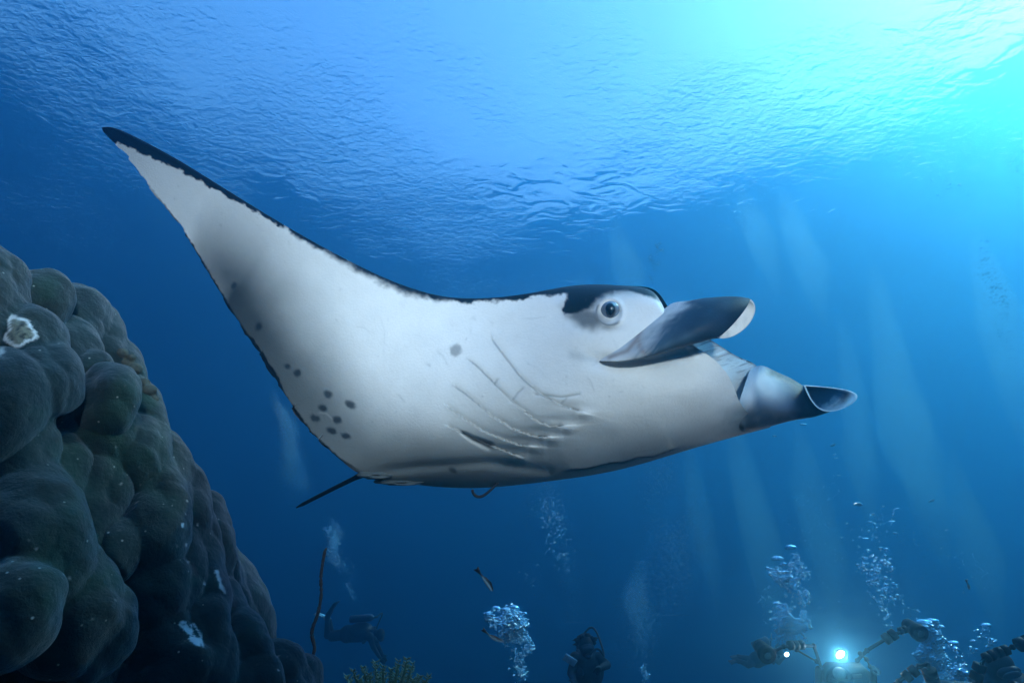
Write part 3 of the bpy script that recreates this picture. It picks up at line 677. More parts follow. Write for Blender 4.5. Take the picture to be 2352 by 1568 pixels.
    w1 = np.maximum(w1, np.exp(-(np.hypot(x + 2, y - 806) / 16) ** 2))
    for (sx, sy, sr) in ((428, 1250, 5), (420, 1205, 6), (432, 1290, 5), (470, 1340, 6), (640, 1540, 4), (280, 1110, 5), (430, 1150, 4)): w1 = np.maximum(w1, np.exp(-(np.hypot(x - sx, (y - sy) / 1.5) / (sr * .6)) ** 2))
    base = mix(base, np.array([.60, .68, .70]), smooth(.45, .75, np.clip(w1, 0, 1) + (zf - .45) * 1.6) * .9)
    base = mix(base, np.array([.03, .018, .018]), np.clip(np.exp(-(poly_dist(x, y, [(512, 1318), (522, 1350), (540, 1385)])[0] / 9) ** 2) + np.exp(-(poly_dist(x, y, [(442, 1300), (452, 1318)])[0] / 6) ** 2), 0, 1))
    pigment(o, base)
    tag(o, 'massive dark lobed coral mound rising along the left edge', 'coral')
lobed_coral()

def knob_coral(pts, label, d):
    s = Solid(); rng = np.random.default_rng(int(pts[0][0]))
    for (px, py, r) in pts:
        k = d / F_PX; c = W(px, py, d); s.ell(c, (r * k, r * k * 1.15, r * k), None, 2)
        for _ in range(26):
            v = rng.normal(size=3); v /= np.linalg.norm(v); s.ell(c + v * r * k * .95, np.full(3, r * k * rng.uniform(.16, .28)), None, 1)
    o = s.union('knob_coral', simple('knob_coral', (.045, .05, .035), .8, .5, 60, .004), .0035, 2)
    tag(o, label, 'coral')
knob_coral([(280, 812, 13), (292, 836, 13), (308, 848, 16), (302, 822, 9)], 'small brown knobby coral, upper of two on the mound edge', 1.83)
knob_coral([(330, 880, 12), (342, 898, 16), (322, 902, 14), (352, 920, 12), (338, 926, 14)], 'small brown knobby coral, lower of two on the mound edge', 1.80)

def whip_coral():
    d = 2.35
    k = np.array([(750, 1257), (745, 1272), (740, 1300), (737, 1330), (738, 1360), (734, 1392), (726, 1420), (717, 1447), (719, 1470), (722, 1492), (714, 1520), (712, 1545), (717, 1568), (722, 1610), (716, 1700), (722, 1830)], float)
    q = nspline(np.arange(len(k)), k, np.linspace(0, len(k) - 1, 160))
    rng = np.random.default_rng(8)
    r = np.interp(np.linspace(0, 1, 160), [0, .02, .06, 1], [.002, .0055, .0062, .0078]) * (1 + .12 * rng.normal(size=160))
    s = Solid().tube(W(q[:, 0], q[:, 1], np.full(160, d)), r, 10)
    tag(s.build('whip_coral', simple('whip_coral', (.03, .035, .04), .8, .4, 90, .002)), 'thin wavy whip coral standing up beside the coral mound', 'whip coral')
whip_coral()

def soft_coral():
    d = 2.6; base = W(885, 1640, d)
    t = thing('feathery_coral', base, 'feathery green coral tuft at the bottom edge', 'coral')
    mat = simple('feathery_coral', (.045, .14, .10), .7, .5, 40, .003, sheen=.3)
    rng = np.random.default_rng(4)
    tips = [(795, 1552), (812, 1540), (835, 1532), (848, 1548), (862, 1520), (880, 1530), (898, 1536), (915, 1518), (935, 1513), (930, 1532), (948, 1523), (965, 1552), (985, 1553), (825, 1562), (905, 1556), (870, 1556), (950, 1560)]
    for (tx, ty) in tips:
        dd = d + rng.uniform(-.12, .12)
        p0 = W(885 + (tx - 885) * .25, 1640, d); p2 = W(tx, ty, dd); p1 = (p0 + p2) / 2 + away(np.array([(tx - 885) * .00035, .012, 0]))
        q = np.linspace(0, 1, 15)[:, None]; c = p0 * (1 - q) ** 2 + 2 * p1 * q * (1 - q) + p2 * q ** 2
        s = Solid().tube(c, np.interp(q[:, 0], [0, .8, 1], [.010, .006, .002]), 7)
        for i in range(3, 15):
            for sd in (-1, 1):
                for _ in range(2):
                    ln = rng.uniform(.014, .026) * (1 - .3 * abs(i / 15 - .6))
                    dv = away(np.array([sd * rng.uniform(.5, 1), rng.uniform(.1, .9), rng.uniform(-.6, .6)])); dv /= np.linalg.norm(dv)
                    s.tube([c[i], c[i] + dv * ln * .6, c[i] + dv * ln + away(np.array([0, .003, 0]))], [.0032, .0030, .0012], 5)
        s.build('branch', mat, t)
soft_coral()

# ------------------------------------------------------------------ fish
def fish(pts, d, h, label, dark, light, belly_light=.5):
    """slender fish from tail tip to snout"""
    k = np.array(pts, float); q = nspline(np.linspace(0, 1, len(k)), k, np.linspace(0, 1, 40)); c = W(q[:, 0], q[:, 1], np.full(40, d))
    t = np.linspace(0, 1, 40); prof = np.interp(t, [0, .16, .22, .45, .7, .9, .97, 1], [.30, .34, .40, .85, 1, .72, .4, .08]) * h
    dirv = np.gradient(c, axis=0); dirv /= np.linalg.norm(dirv, axis=1, keepdims=True)
    sd = np.broadcast_to(IMG[2], c.shape); up = np.cross(sd, dirv); up = up / np.linalg.norm(up, axis=1, keepdims=True); up *= np.sign((up * IMG[1]).sum(1).mean()) or 1
    a = np.linspace(0, 2 * np.pi, 16, endpoint=False)
    V = c[:, None] + up[:, None] * (np.cos(a)[None, :, None] * prof[:, None, None]) + sd[:, None] * (np.sin(a)[None, :, None] * prof[:, None, None] * .62)
    sh = Shell(); ca = np.repeat(np.cos(a)[None], 40, 0); tt = np.repeat(t[:, None], 16, 1)
    col = mix(np.broadcast_to(np.array(light), V.shape), np.array(dark), np.clip(smooth(.15, .5, ca) + smooth(-.55, -.8, ca) * (1 - belly_light) + smooth(.3, .1, tt), 0, 1))
    sh.grid(V, col, cyclic=True)
    # tail fan and a low back fin, with thickness
    def blade(loop, th=.0012):
        loop = np.array(loop); n = len(loop); g_ = np.stack([loop - IMG[2] * th, loop + IMG[2] * th])
        cen = loop.mean(0); g_ = np.concatenate([np.broadcast_to(cen - IMG[2] * th, (1, n, 3)), g_, np.broadcast_to(cen + IMG[2] * th, (1, n, 3))])
        sh.grid(g_, np.array(dark), cyclic=True)
    b, f_ = c[3], c[0] - dirv[0] * h * 2.2
    blade([b + up[3] * h * .3, f_ + up[0] * h * 1.1, f_ + dirv[0] * h * .5, f_ - up[0] * h * 1.1, b - up[3] * h * .3])
    blade([c[10] + up[10] * prof[10] * .9, c[14] + up[14] * prof[14] * 1.35, c[26] + up[26] * prof[26] * 1.3, c[32] + up[32] * prof[32] * .9, c[20] + up[20] * prof[20] * .8])
    o = sh.build('wrasse', simple('fish_scales', (1, 1, 1), .35, .15, 200, attr='pigment'))
    tag(o, label, 'fish', 'small slender fish under the ray')
fish([(1101, 1314), (1112, 1328), (1123, 1342), (1131, 1357)], 2.7, .0125, 'black and white slender fish diving steeply, upper one', (.008, .01, .014), (.30, .52, .66), .1)
fish([(1115, 1450), (1127, 1460), (1140, 1467), (1158, 1473)], 2.7, .0095, 'pale slender fish with dark tail beside the bubble cloud', (.02, .025, .03), (.32, .54, .68), .9)
fish([(2221, 1336), (2223, 1342), (2225, 1347), (2226, 1353)], 3.6, .008, 'tiny pale fish hanging upright at the far right', (.2, .22, .24), (.45, .62, .7), .9)

def strand():
    q = nspline(np.linspace(0, 1, 7), np.array([(1145, 1108), (1130, 1122), (1116, 1134), (1104, 1140), (1094, 1139), (1087, 1132), (1085, 1124)], float), np.linspace(0, 1, 50))
    s = Solid().tube(W(q[:, 0], q[:, 1], np.full(50, 2.24)), np.interp(np.linspace(0, 1, 50), [0, .1, .6, 1], [.003, .0045, .006, .005]), 10)
    tag(s.build('curled_strand', simple('strand_dark', (.02, .022, .03), .6, .3, 80)), "thin dark curled strand hanging below the ray's belly", 'strand')
strand()

# ------------------------------------------------------------------ divers
M_SUIT = simple('neoprene', (.005, .006, .009), .7, .4, 12, .004)
M_GEAR = simple('black_gear', (.006, .007, .010), .5, .3, 30)
M_TANK = simple('painted_tank', (.05, .06, .065), .4, .2, 20)
M_PALE = simple('pale_plastic', (.35, .55, .62), .5, .2, 20)
M_SKIN = simple('face_skin', (.35, .22, .16), .6, .15, 30)
M_GLASS = simple('mask_glass', (.05, .06, .07), .08, .1, 20, spec=.8)
M_HAIR = simple('hair', (.012, .01, .01), .7, .4, 80)
def diver(label, J, sc, fins=True, tank=True, slate=None, facing=None, hair=False):
    """J: joints as (px, py, depth); sc scales body thickness"""
    P = {k: W(*v) for k, v in J.items()}
    t = thing('person', P['pelvis'], label, 'person')
    s = Solid()
    s.capsule(P['pelvis'], P['chest'], .155 * sc, .17 * sc, 18).capsule(P['chest'], P['neck'], .165 * sc, .07 * sc, 18)
    s.ell(P['pelvis'], np.full(3, .165 * sc)); s.capsule(P['neck'], P['head'], .06 * sc, .07 * sc)
    s.ell(P['head'], (.085 * sc, .115 * sc, .10 * sc), IMG)
    for a in 'LR':
        if 'sh' + a in P:
            s.ell(P['sh' + a], np.full(3, .08 * sc)); s.capsule(P['chest'] * .4 + P['sh' + a] * .6, P['sh' + a], .09 * sc, .075 * sc); s.capsule(P['sh' + a], P['el' + a], .062 * sc, .05 * sc).capsule(P['el' + a], P['ha' + a], .048 * sc, .034 * sc)
            h = P['ha' + a]; fd = h - P['el' + a]; fd /= np.linalg.norm(fd); sdv = np.cross(fd, IMG[2]); sdv /= np.linalg.norm(sdv) + 1e-9
            s.ell(h + fd * .05 * sc, np.full(3, .038 * sc))
            for i, ln in enumerate((.075, .09, .095, .085)):
                o_ = h + fd * .07 * sc + sdv * (i - 1.5) * .022 * sc; s.capsule(o_, o_ + fd * ln * sc + IMG[2] * .02 * sc, .0105 * sc, .0085 * sc, 8)
            s.capsule(h + fd * .03 * sc + sdv * .035 * sc, h + fd * .075 * sc + sdv * .075 * sc, .012 * sc, .010 * sc, 8)
        if 'kn' + a in P:
            s.capsule(P['pelvis'], P['kn' + a], .105 * sc, .07 * sc).capsule(P['kn' + a], P['an' + a], .066 * sc, .045 * sc)
            if 'to' + a in P: s.capsule(P['an' + a], P['an' + a] * .7 + P['to' + a] * .3, .045 * sc, .04 * sc)
    s.union('body', M_SUIT, .011 * sc, 3, t)
    ax = P['neck'] - P['pelvis']; ax /= np.linalg.norm(ax); fr = np.array(away(np.array(facing if facing is not None else (0, 0, -1.))), float); fr -= ax * fr.dot(ax); fr /= np.linalg.norm(fr); sd = np.cross(ax, fr)
    # buoyancy vest with shoulder straps
    v = Solid(); v.ell(P['chest'] * .75 + P['pelvis'] * .25 - fr * .05 * sc, (.215 * sc, .25 * sc, .15 * sc), np.array([sd, ax, fr]), 3)
    for a in (-1, 1): v.capsule(P['chest'] + sd * .1 * a * sc + fr * .14 * sc, P['neck'] + sd * .09 * a * sc - fr * .05 * sc, .04 * sc, .035 * sc)
    v.union('vest', M_GEAR, .014 * sc, 3, t)
    if tank:
        b = P['pelvis'] * .9 + P['neck'] * .1 - fr * .27 * sc; e = b + ax * min(.62 * sc, .95 * np.linalg.norm(P['neck'] - P['pelvis']))
        tk = Solid().disc_stack(b, e, [(0, .02), (.01, .075), (.04, .09), (.86, .09), (.94, .065), (.97, .03), (1, .028)], 24)
        tko = tk.build('tank', M_TANK, t)
        vl = Solid().disc_stack(e, e + ax * .07 * sc, [(0, .022), (.5, .03), (1, .02)], 12);
        vv = mesh_obj('valve', np.concatenate(vl.v) - np.array(t['origin'][:]), vl.f, M_GEAR, tko)
        hp = [e + ax * .04 * sc, e + ax * .12 * sc + sd * .16 * sc, P['neck'] + sd * .2 * sc + fr * .05 * sc, P['head'] + sd * .13 * sc + fr * .1 * sc, P['head'] + fr * .13 * sc - ax * .06 * sc]
        hp = nspline(np.arange(5), np.array(hp), np.linspace(0, 4, 40)); Solid().tube(hp, .012 * sc, 8).build('hose', M_GEAR, t)
    mk = Solid().ell(P['head'] + fr * .085 * sc + ax * .02 * sc, (.082 * sc, .045 * sc, .035 * sc), np.array([sd, ax, fr]), 3); mko = mk.build('mask', M_GEAR, t)
    lens = Solid().ell(P['head'] + fr * .112 * sc + ax * .02 * sc, (.068 * sc, .034 * sc, .014 * sc), np.array([sd, ax, fr]), 2)
    mesh_obj('lens', np.concatenate(lens.v) - np.array(t['origin'][:]), lens.f, M_GLASS, mko)
    Solid().ell(P['head'] + fr * .12 * sc - ax * .06 * sc, (.04 * sc, .03 * sc, .035 * sc), np.array([sd, ax, fr]), 2).build('regulator', M_GEAR, t)
    if hair:
        h_ = Solid(); rng = np.random.default_rng(2)
        for _ in range(60):
            q_ = rng.normal(size=3); q_ /= np.linalg.norm(q_); q_ = sd * q_[0] + ax * abs(q_[1]) - fr * abs(q_[2]) * .8
            b_ = P['head'] + q_ * .095 * sc; h_.tube([b_, b_ + q_ * .03 * sc + ax * .01, b_ + q_ * .045 * sc + sd * rng.normal() * .02], [.02 * sc, .014 * sc, .004 * sc], 6)
        h_.build('hair', M_HAIR, t)
    if fins:
        for a, m_ in (('L', M_GEAR), ('R', M_PALE if fins == 'pale' else M_GEAR)):
            if 'to' + a not in P: continue
            A, B_ = P['an' + a], P['to' + a]; d_ = B_ - A; Ln = np.linalg.norm(d_); d_ /= Ln; w_ = np.cross(d_, fr); w_ /= np.linalg.norm(w_) + 1e-9; nrm = np.cross(d_, w_)
            n_ = 14; q = np.linspace(0, 1, n_); hw = np.interp(q, [0, .25, .35, 1], [.05, .05, .06, .10]) * sc; th = np.interp(q, [0, .3, .4, 1], [.035, .035, .012, .004]) * sc
            cc = A + d_ * (q * Ln)[:, None] - nrm * (.08 * sc * q ** 2)[:, None]
            V = np.stack([cc - w_ * hw[:, None] - nrm * th[:, None], cc + w_ * hw[:, None] - nrm * th[:, None], cc + w_ * hw[:, None] + nrm * th[:, None], cc - w_ * hw[:, None] + nrm * th[:, None]], 1)
            F = [(i * 4 + j, i * 4 + (j + 1) % 4, (i + 1) * 4 + (j + 1) % 4, (i + 1) * 4 + j) for i in range(n_ - 1) for j in range(4)] + [(3, 2, 1, 0), tuple((n_ - 1) * 4 + j for j in range(4))]
            Solid().add(V.reshape(-1, 3), F).build('fin', m_, t)
    return t
DL = 15.0
diver('diver in black swimming head down to the right behind the whip coral',
      dict(pelvis=(798, 1455, DL), chest=(838, 1452, DL), neck=(858, 1450, DL), head=(874, 1456, DL - .05), shL=(850, 1462, DL - .22), elL=(858, 1486, DL - .3), haL=(872, 1508, DL - .4), shR=(848, 1450, DL + .2), elR=(866, 1478, DL + .3), haR=(878, 1502, DL + .2),
           knL=(752, 1458, DL - .12), anL=(752, 1418, DL - .1), toL=(768, 1376, DL - .1), knR=(762, 1464, DL + .12), anR=(757, 1424, DL + .15), toR=(730, 1400, DL + .2)), 1.32, fins='pale', facing=(.25, -1., -.2))
DC = 7.6
diver('dark upright diver facing the camera at the bottom centre',
      dict(pelvis=(1352, 1590, DC), chest=(1348, 1528, DC), neck=(1347, 1500, DC), head=(1346, 1482, DC - .05), shL=(1322, 1512, DC), elL=(1312, 1545, DC - .15), haL=(1318, 1562, DC - .35), shR=(1374, 1512, DC), elR=(1394, 1526, DC - .15), haR=(1378, 1534, DC - .35),
           knL=(1338, 1660, DC), anL=(1335, 1725, DC + .2), toL=(1325, 1770, DC + .3), knR=(1366, 1660, DC), anR=(1370, 1725, DC + .2), toR=(1380, 1770, DC + .3)), 1.12, facing=(.05, .1, -1.), hair=True)
def slate():
    c = W(1309, 1515, DC - .45); tag(Solid().block(c, (.085, .045, .008), img_ax(32), .4).build('slate', M_PALE), 'pale blue slate held beside the central diver', 'slate')
slate()
DF = 11.5
diver('faint diver swimming behind the left strobe of the lit camera',
      dict(pelvis=(1738, 1514, DF), chest=(1765, 1502, DF), neck=(1778, 1496, DF), head=(1789, 1490, DF - .05), shL=(1772, 1506, DF - .2), elL=(1788, 1520, DF - .3), haL=(1800, 1508, DF - .4), shR=(1772, 1498, DF + .2), elR=(1790, 1510, DF + .25), haR=(1803, 1504, DF + .1),
           knL=(1718, 1526, DF - .1), anL=(1700, 1518, DF - .1), toL=(1678, 1512, DF - .1), knR=(1722, 1512, DF + .1), anR=(1702, 1508, DF + .1), toR=(1682, 1502, DF + .1)), .9, facing=(.2, -1., -.1))

# ------------------------------------------------------------------ camera rigs
M_RIG = simple('rig_black', (.002, .004, .007), .5, .3, 40, spec=.12)
M_HOUS = simple('rig_housing', (.012, .02, .022), .4, .35, 30)
M_PORT = simple('port_glass', (.02, .03, .035), .06, .1, 10, spec=1.0)
M_RING = simple('strobe_front', (.20, .30, .30), .25, .3, 30)
def lamp_mat(name, strength):
    m, N, L = node_mat(name); o = N.new('ShaderNodeOutputMaterial'); e = N.new('ShaderNodeEmission')
    nz = N.new('ShaderNodeTexNoise'); nz.inputs['Scale'].default_value = 50; mr = N.new('ShaderNodeMapRange'); mr.inputs[3].default_value = strength * .9; mr.inputs[4].default_value = strength * 1.1
    L.new(nz.outputs['Fac'], mr.inputs[0]); L.new(mr.outputs[0], e.inputs['Strength']); e.inputs['Color'].default_value = (1, .97, .9, 1); L.new(e.outputs[0], o.inputs[0]); return m
class Rig:
    def __init__(s, origin, label, cat='camera'):
        s.t = thing('camera_rig', W(*origin), label, cat)
    def arm(s, pts, r=.011):
        p = [W(*q) for q in pts]; b = Solid()
        for a, c in zip(p[:-1], p[1:]): b.capsule(a, c, r, r, 10)
        o = b.build('arm', M_RIG, s.t)
        for c in p:
            k = Solid().ell(c, np.full(3, .017), None, 2); mesh_obj('joint', np.concatenate(k.v) - np.array(s.t['origin'][:]), k.f, M_RIG, o)
        return o
    def floats(s, a, b, r, n):
        a, b = W(*a), W(*b)
        for i in range(n):
            q0, q1 = a + (b - a) * (i + .08) / n, a + (b - a) * (i + .92) / n
            Solid().disc_stack(q0, q1, [(0, r * .4), (.01, r * .88), (.06, r), (.94, r), (.99, r * .88), (1, r * .4)], 20).build('float', M_RIG, s.t)
    def strobe(s, c, r, toward=(0, 0, -1.)):
        f = np.array(away(np.array(toward))); f /= np.linalg.norm(f); c = W(*c)
        b = Solid().disc_stack(c + f * -.13, c + f * .02, [(0, r * .3), (.03, r * .7), (.3, r * .8), (.6, r * .85), (.75, r), (.97, r), (1, r * .92), (.985, r * .62), (.93, r * .55)], 28).build('strobe', M_RIG, s.t)
        g = Solid().disc_stack(c + f * .0, c + f * .022, [(0, r * .55), (.6, r * .55), (.9, r * .38), (1, r * .1)], 24); mesh_obj('strobe_window', np.concatenate(g.v) - np.array(s.t['origin'][:]), g.f, M_RING, b)
D1 = 4.2
r1 = Rig((1940, 1580, D1), 'underwater camera rig with two strobe arms and its lamp shining')
r1.arm([(1886, 1532, D1), (1869, 1482, D1 - .05), (1800, 1484, D1 - .1), (1778, 1494, D1 - .12)])
r1.floats((1810, 1481, D1 - .1), (1846, 1480, D1 - .08), .031, 3)
r1.arm([(1829, 1491, D1 - .05), (1876, 1518, D1)], .006)
r1.strobe((1761, 1502, D1 - .15), .061)
r1.arm([(1969, 1516, D1), (1991, 1493, D1 - .05), (2040, 1463, D1 - .1), (2095, 1439, D1 - .12), (2103, 1444, D1 - .12)])
r1.floats((2030, 1470, D1 - .1), (2058, 1452, D1 - .1), .036, 2); r1.floats((2064, 1449, D1 - .1), (2083, 1443, D1 - .1), .024, 2)
r1.strobe((2111, 1452, D1 - .15), .058)
r1.arm([(1999, 1530, D1), (1990, 1513, D1), (1976, 1500, D1 - .05)], .006)
hb = Solid().block(W(1942, 1572, D1 + .06), (.165, .150, .075), img_ax(0), .5).build('housing', M_HOUS, r1.t)
pl = Solid().block(W(1966, 1552, D1 - .03), (.042, .014, .006), img_ax(-4), .4); mesh_obj('plate', np.concatenate(pl.v) - np.array(r1.t['origin'][:]), pl.f, simple('grey_plate', (.25, .30, .29), .4, .2, 30), hb)
Solid().ell(W(1928, 1560, D1 - .02), (.098, .098, .07), IMG, 3).build('dome_port', M_PORT, r1.t)
Solid().disc_stack(W(1928, 1546, D1 - .12), W(1928, 1546, D1 - .07), [(0, .03), (.1, .042), (1, .045)], 24).build('lens', M_RING, r1.t)
for hx in (1880, 2006):
    Solid().capsule(W(hx, 1535, D1), W(hx, 1590, D1), .022, .024, 14).build('handle', M_RIG, r1.t)
Solid().ell(W(2012, 1541, D1 - .06), (.028, .028, .03), IMG, 3).build('knob', M_PORT, r1.t)
lh = Solid().disc_stack(W(1932, 1506, D1 + .08), W(1932, 1504, D1 - .06), [(0, .02), (.05, .03), (.6, .032), (.8, .04), (1, .042), (.97, .034)], 24).build('lamp', M_RIG, r1.t)
lf = Solid().ell(W(1932, 1504, D1 - .055), (.031, .031, .010), IMG, 3); mesh_obj('lamp_face', np.concatenate(lf.v) - np.array(r1.t['origin'][:]), lf.f, lamp_mat('lit_lamp', 35.0), lh)
pt = bpy.data.lights.new('rig_lamp', 'SPOT'); pt.energy = 4.0; pt.spot_size = R(150); pt.spot_blend = .8; pt.shadow_soft_size = .03; pt.color = (1, .97, .92)
po = bpy.data.objects.new('rig_lamp', pt); C.objects.link(po); po.location = Vector(W(1932, 1504, D1 - .075)); po.rotation_euler = (Vector(W(1932, 1504, D1)) - Vector(W(1300, 1000, .5))).to_track_quat('Z', 'Y').to_euler()

tt_ = thing('dive_torch', W(1807, 1502, DF - .5), 'small lit torch shining between the strobe arm and far diver', 'torch')
Solid().disc_stack(W(1806, 1504, DF - .33), W(1807, 1502, DF - .52), [(0, .015), (.1, .022), (.7, .022), (.8, .034), (1, .036)], 20).build('barrel', M_RIG, tt_)
Solid().ell(W(1807, 1502, DF - .53), (.042, .042, .012), IMG, 2).build('lamp_face', lamp_mat('torch_face', 12.0), tt_)

D2 = 3.6
r2 = Rig((2210, 1600, D2), 'second camera rig with float arms cut off at the right corner')
r2.arm([(2050, 1575, D2), (2064, 1564, D2), (2111, 1529, D2), (2130, 1525, D2), (2142, 1562, D2), (2150, 1585, D2)])
r2.floats((2076, 1558, D2), (2106, 1534, D2), .032, 2); r2.floats((2132, 1534, D2), (2144, 1568, D2), .042, 2)
r2.arm([(2243, 1580, D2), (2247, 1540, D2), (2262, 1508, D2), (2298, 1496, D2), (2326, 1485, D2), (2362, 1470, D2), (2400, 1462, D2)])
r2.floats((2240, 1562, D2), (2252, 1522, D2), .036, 2); r2.floats((2260, 1512, D2), (2285, 1501, D2), .030, 2); r2.floats((2288, 1499, D2), (2316, 1490, D2), .030, 2); r2.floats((2335, 1482, D2), (2372, 1468, D2), .040, 2)
r2.strobe((2410, 1468, D2), .06)
Solid().block(W(2200, 1605, D2), (.16, .085, .09), img_ax(4), .4).build('housing', M_HOUS, r2.t)
D3 = 4.6
diver('dark diver at the right corner behind the second camera rig',
      dict(pelvis=(2312, 1668, D3 + .1), chest=(2302, 1582, D3), neck=(2298, 1545, D3), head=(2296, 1528, D3 - .05), shL=(2258, 1568, D3), elL=(2240, 1610, D3 - .2), haL=(2225, 1620, D3 - .6), shR=(2340, 1568, D3), elR=(2352, 1612, D3 - .2), haR=(2290, 1620, D3 - .6), knL=(2290, 1760, D3 + .3), anL=(2290, 1850, D3 + .7), knR=(2336, 1760, D3 + .3), anR=(2340, 1850, D3 + .7)), 1.1, tank=False, facing=(-.1, .1, -1.))

# ------------------------------------------------------------------ bubbles
def bubble_mat(name, clear, glass, rough, mirror):
    """air in water: mostly see-through, with a silvery mirror skin and a little milky froth"""
    m, N, L = node_mat(name); o = N.new('ShaderNodeOutputMaterial')
    d = N.new('ShaderNodeBsdfDiffuse'); nz = N.new('ShaderNodeTexNoise'); nz.inputs['Scale'].default_value = 30
    cr = N.new('ShaderNodeValToRGB'); cr.color_ramp.elements[0].color = (.42, .78, .95, 1); cr.color_ramp.elements[1].color = (.60, .88, 1, 1)
    L.new(nz.outputs['Fac'], cr.inputs[0]); L.new(cr.outputs[0], d.inputs['Color'])
    gs = N.new('ShaderNodeBsdfGlossy'); gs.inputs['Roughness'].default_value = rough; gs.inputs['Color'].default_value = (.75, .93, 1, 1)
    g = N.new('ShaderNodeBsdfGlass'); g.inputs['IOR'].default_value = .752; g.inputs['Roughness'].default_value = .02
    t = N.new('ShaderNodeBsdfTransparent')
    m0 = N.new('ShaderNodeMixShader'); m0.inputs[0].default_value = mirror; L.new(d.outputs[0], m0.inputs[1]); L.new(gs.outputs[0], m0.inputs[2])
    m1 = N.new('ShaderNodeMixShader'); m1.inputs[0].default_value = glass; L.new(m0.outputs[0], m1.inputs[1]); L.new(g.outputs[0], m1.inputs[2])
    mx = N.new('ShaderNodeMixShader'); mx.inputs[0].default_value = clear; L.new(m1.outputs[0], mx.inputs[1]); L.new(t.outputs[0], mx.inputs[2]); L.new(mx.outputs[0], o.inputs[0]); return m
M_FROTH = bubble_mat('bubble_froth', .0, .03, .14, .8); M_BUB = bubble_mat('air_bubble', .15, .45, .05, .9); M_CLEAR = bubble_mat('clear_bubble', .72, .05, .12, .85)
def dome_mesh(sub, jag, seed):
    """mushroom-shaped rising bubble: round above, flat and a little ragged below"""
    v, f = SPH[sub]; v = v.copy(); rng = np.random.default_rng(seed)
    z = v[:, 2]; low = z < 0; v[low, 2] *= .28; v[low, :2] *= (1 + .06 * np.sin(5 * np.arctan2(v[low, 1], v[low, 0]) + seed))[:, None]
    v[:, 2] *= .62; v *= (1 + jag * (vnoise(v[:, 0] * 2 + seed, v[:, 1] * 2 + v[:, 2]) - .5))[:, None]
    me = bpy.data.meshes.new('bubble'); me.from_pydata(v.tolist(), [], f.tolist()); me.polygons.foreach_set('use_smooth', np.full(len(me.polygons), True)); me.materials.append(M_BUB); return me
DOMES = [dome_mesh(3, .25, k) for k in range(5)]
def bubble(px, py, d, w, label, group, k=0, flat=1.0, tilt=0):
    o = bpy.data.objects.new('bubble', DOMES[k % 5]); C.objects.link(o); o.location = Vector(W(px, py, d)); r = w / 2 * d / F_PX
    o.scale = (r, r, r * flat); o.rotation_euler = (R(tilt), R(tilt * .6), k * 1.3)
    return tag(o, label, 'bubble', group)
def swarm(label, d, spec, seed, mat=None, name='bubble_cloud'):
    """spec: list of (px, py, spread x, spread y, count, r_min, r_max) in px; one mass of bubbles nobody could count"""
    rng = np.random.default_rng(seed); V = []; F = []; n = 0
    for (cx, cy, sx, sy, cnt, r0, r1, *rest) in [q_ for q0 in spec for q_ in (q0, tuple(q0[:4]) + (int(q0[4] * 1.2), q0[5] * .5, q0[5] * 1.2) + tuple(q0[7:]))]:
        lean = rest[0] if rest else 0
        u = rng.normal(size=(cnt, 3)); u = u / np.linalg.norm(u, axis=1, keepdims=True) * rng.random((cnt, 1)) ** .45
        x = cx + u[:, 0] * sx + (u[:, 1] * sy) * lean + 6 * np.sin(u[:, 1] * 4); y = cy + u[:, 1] * sy; dd = np.maximum(d + u[:, 2] * sx / F_PX * d, 3.4)
        clump = vnoise(x * .035 + seed, y * .035) ; keep = rng.random(cnt) < smooth(.18, .6, clump) * .9 + .1
        c = W(x, y, dd)[keep]; r = (r0 + (r1 - r0) * rng.random(cnt)[keep] ** 3.5) * d / F_PX
        for ci, ri in zip(c, r):
            sv, sf = SPH[2] if ri * F_PX / d > 2.4 else (SPH[1] if ri * F_PX / d > 1.0 else OCT)
            q = sv * ri * np.array([1.15, 1.15, rng.uniform(.55, 1)]); V.append(q + ci); F.append(sf + n); n += len(sv)
    v = np.concatenate(V); f = np.concatenate(F)
    o = mesh_obj(name, v, f, mat or M_FROTH); return tag(o, label, 'bubbles', 'bubble clouds rising from the divers', kind='stuff')
OCT = (np.array([(1, 0, 0), (-1, 0, 0), (0, 1, 0), (0, -1, 0), (0, 0, 1), (0, 0, -1)], float), np.array([(0, 2, 4), (2, 1, 4), (1, 3, 4), (3, 0, 4), (2, 0, 5), (1, 2, 5), (3, 1, 5), (0, 3, 5)]))
swarm('dense blue-white bubble cloud left of the upright diver', 5.2, [(1165, 1425, 50, 40, 1500, .8, 6), (1188, 1475, 36, 45, 1100, .7, 4), (1190, 1540, 24, 40, 500, .6, 3.5)], 21)
swarm('tall bubble cloud above the left strobe arm', 4.7, [(1812, 1318, 50, 32, 1600, .7, 5), (1830, 1290, 18, 34, 260, .7, 4), (1832, 1365, 32, 30, 500, .7, 4), (1815, 1420, 52, 40, 1300, .7, 5), (1810, 1470, 46, 30, 500, .6, 3.5), (1760, 1400, 20, 60, 160, .6, 2.5)], 22)
swarm('loose scatter of bubbles above the lit lamp', 4.9, [(2020, 1320, 55, 70, 420, .7, 5), (2060, 1400, 60, 60, 260, .6, 4), (1980, 1250, 60, 40, 120, .6, 4), (2010, 1210, 70, 60, 140, .5, 3)], 23)
swarm('bright bubble plume behind the right ring strobe', 4.9, [(2136, 1458, 32, 34, 1300, .8, 6), (2140, 1510, 40, 40, 1300, .8, 6), (2165, 1560, 50, 30, 500, .7, 5)], 24)
swarm('column of separate round bubbles right of the ring strobe', 4.4, [(2195, 1495, 16, 26, 60, 2, 7), (2205, 1540, 24, 30, 130, 1.5, 7), (2215, 1575, 30, 16, 60, 1.5, 6)], 25)
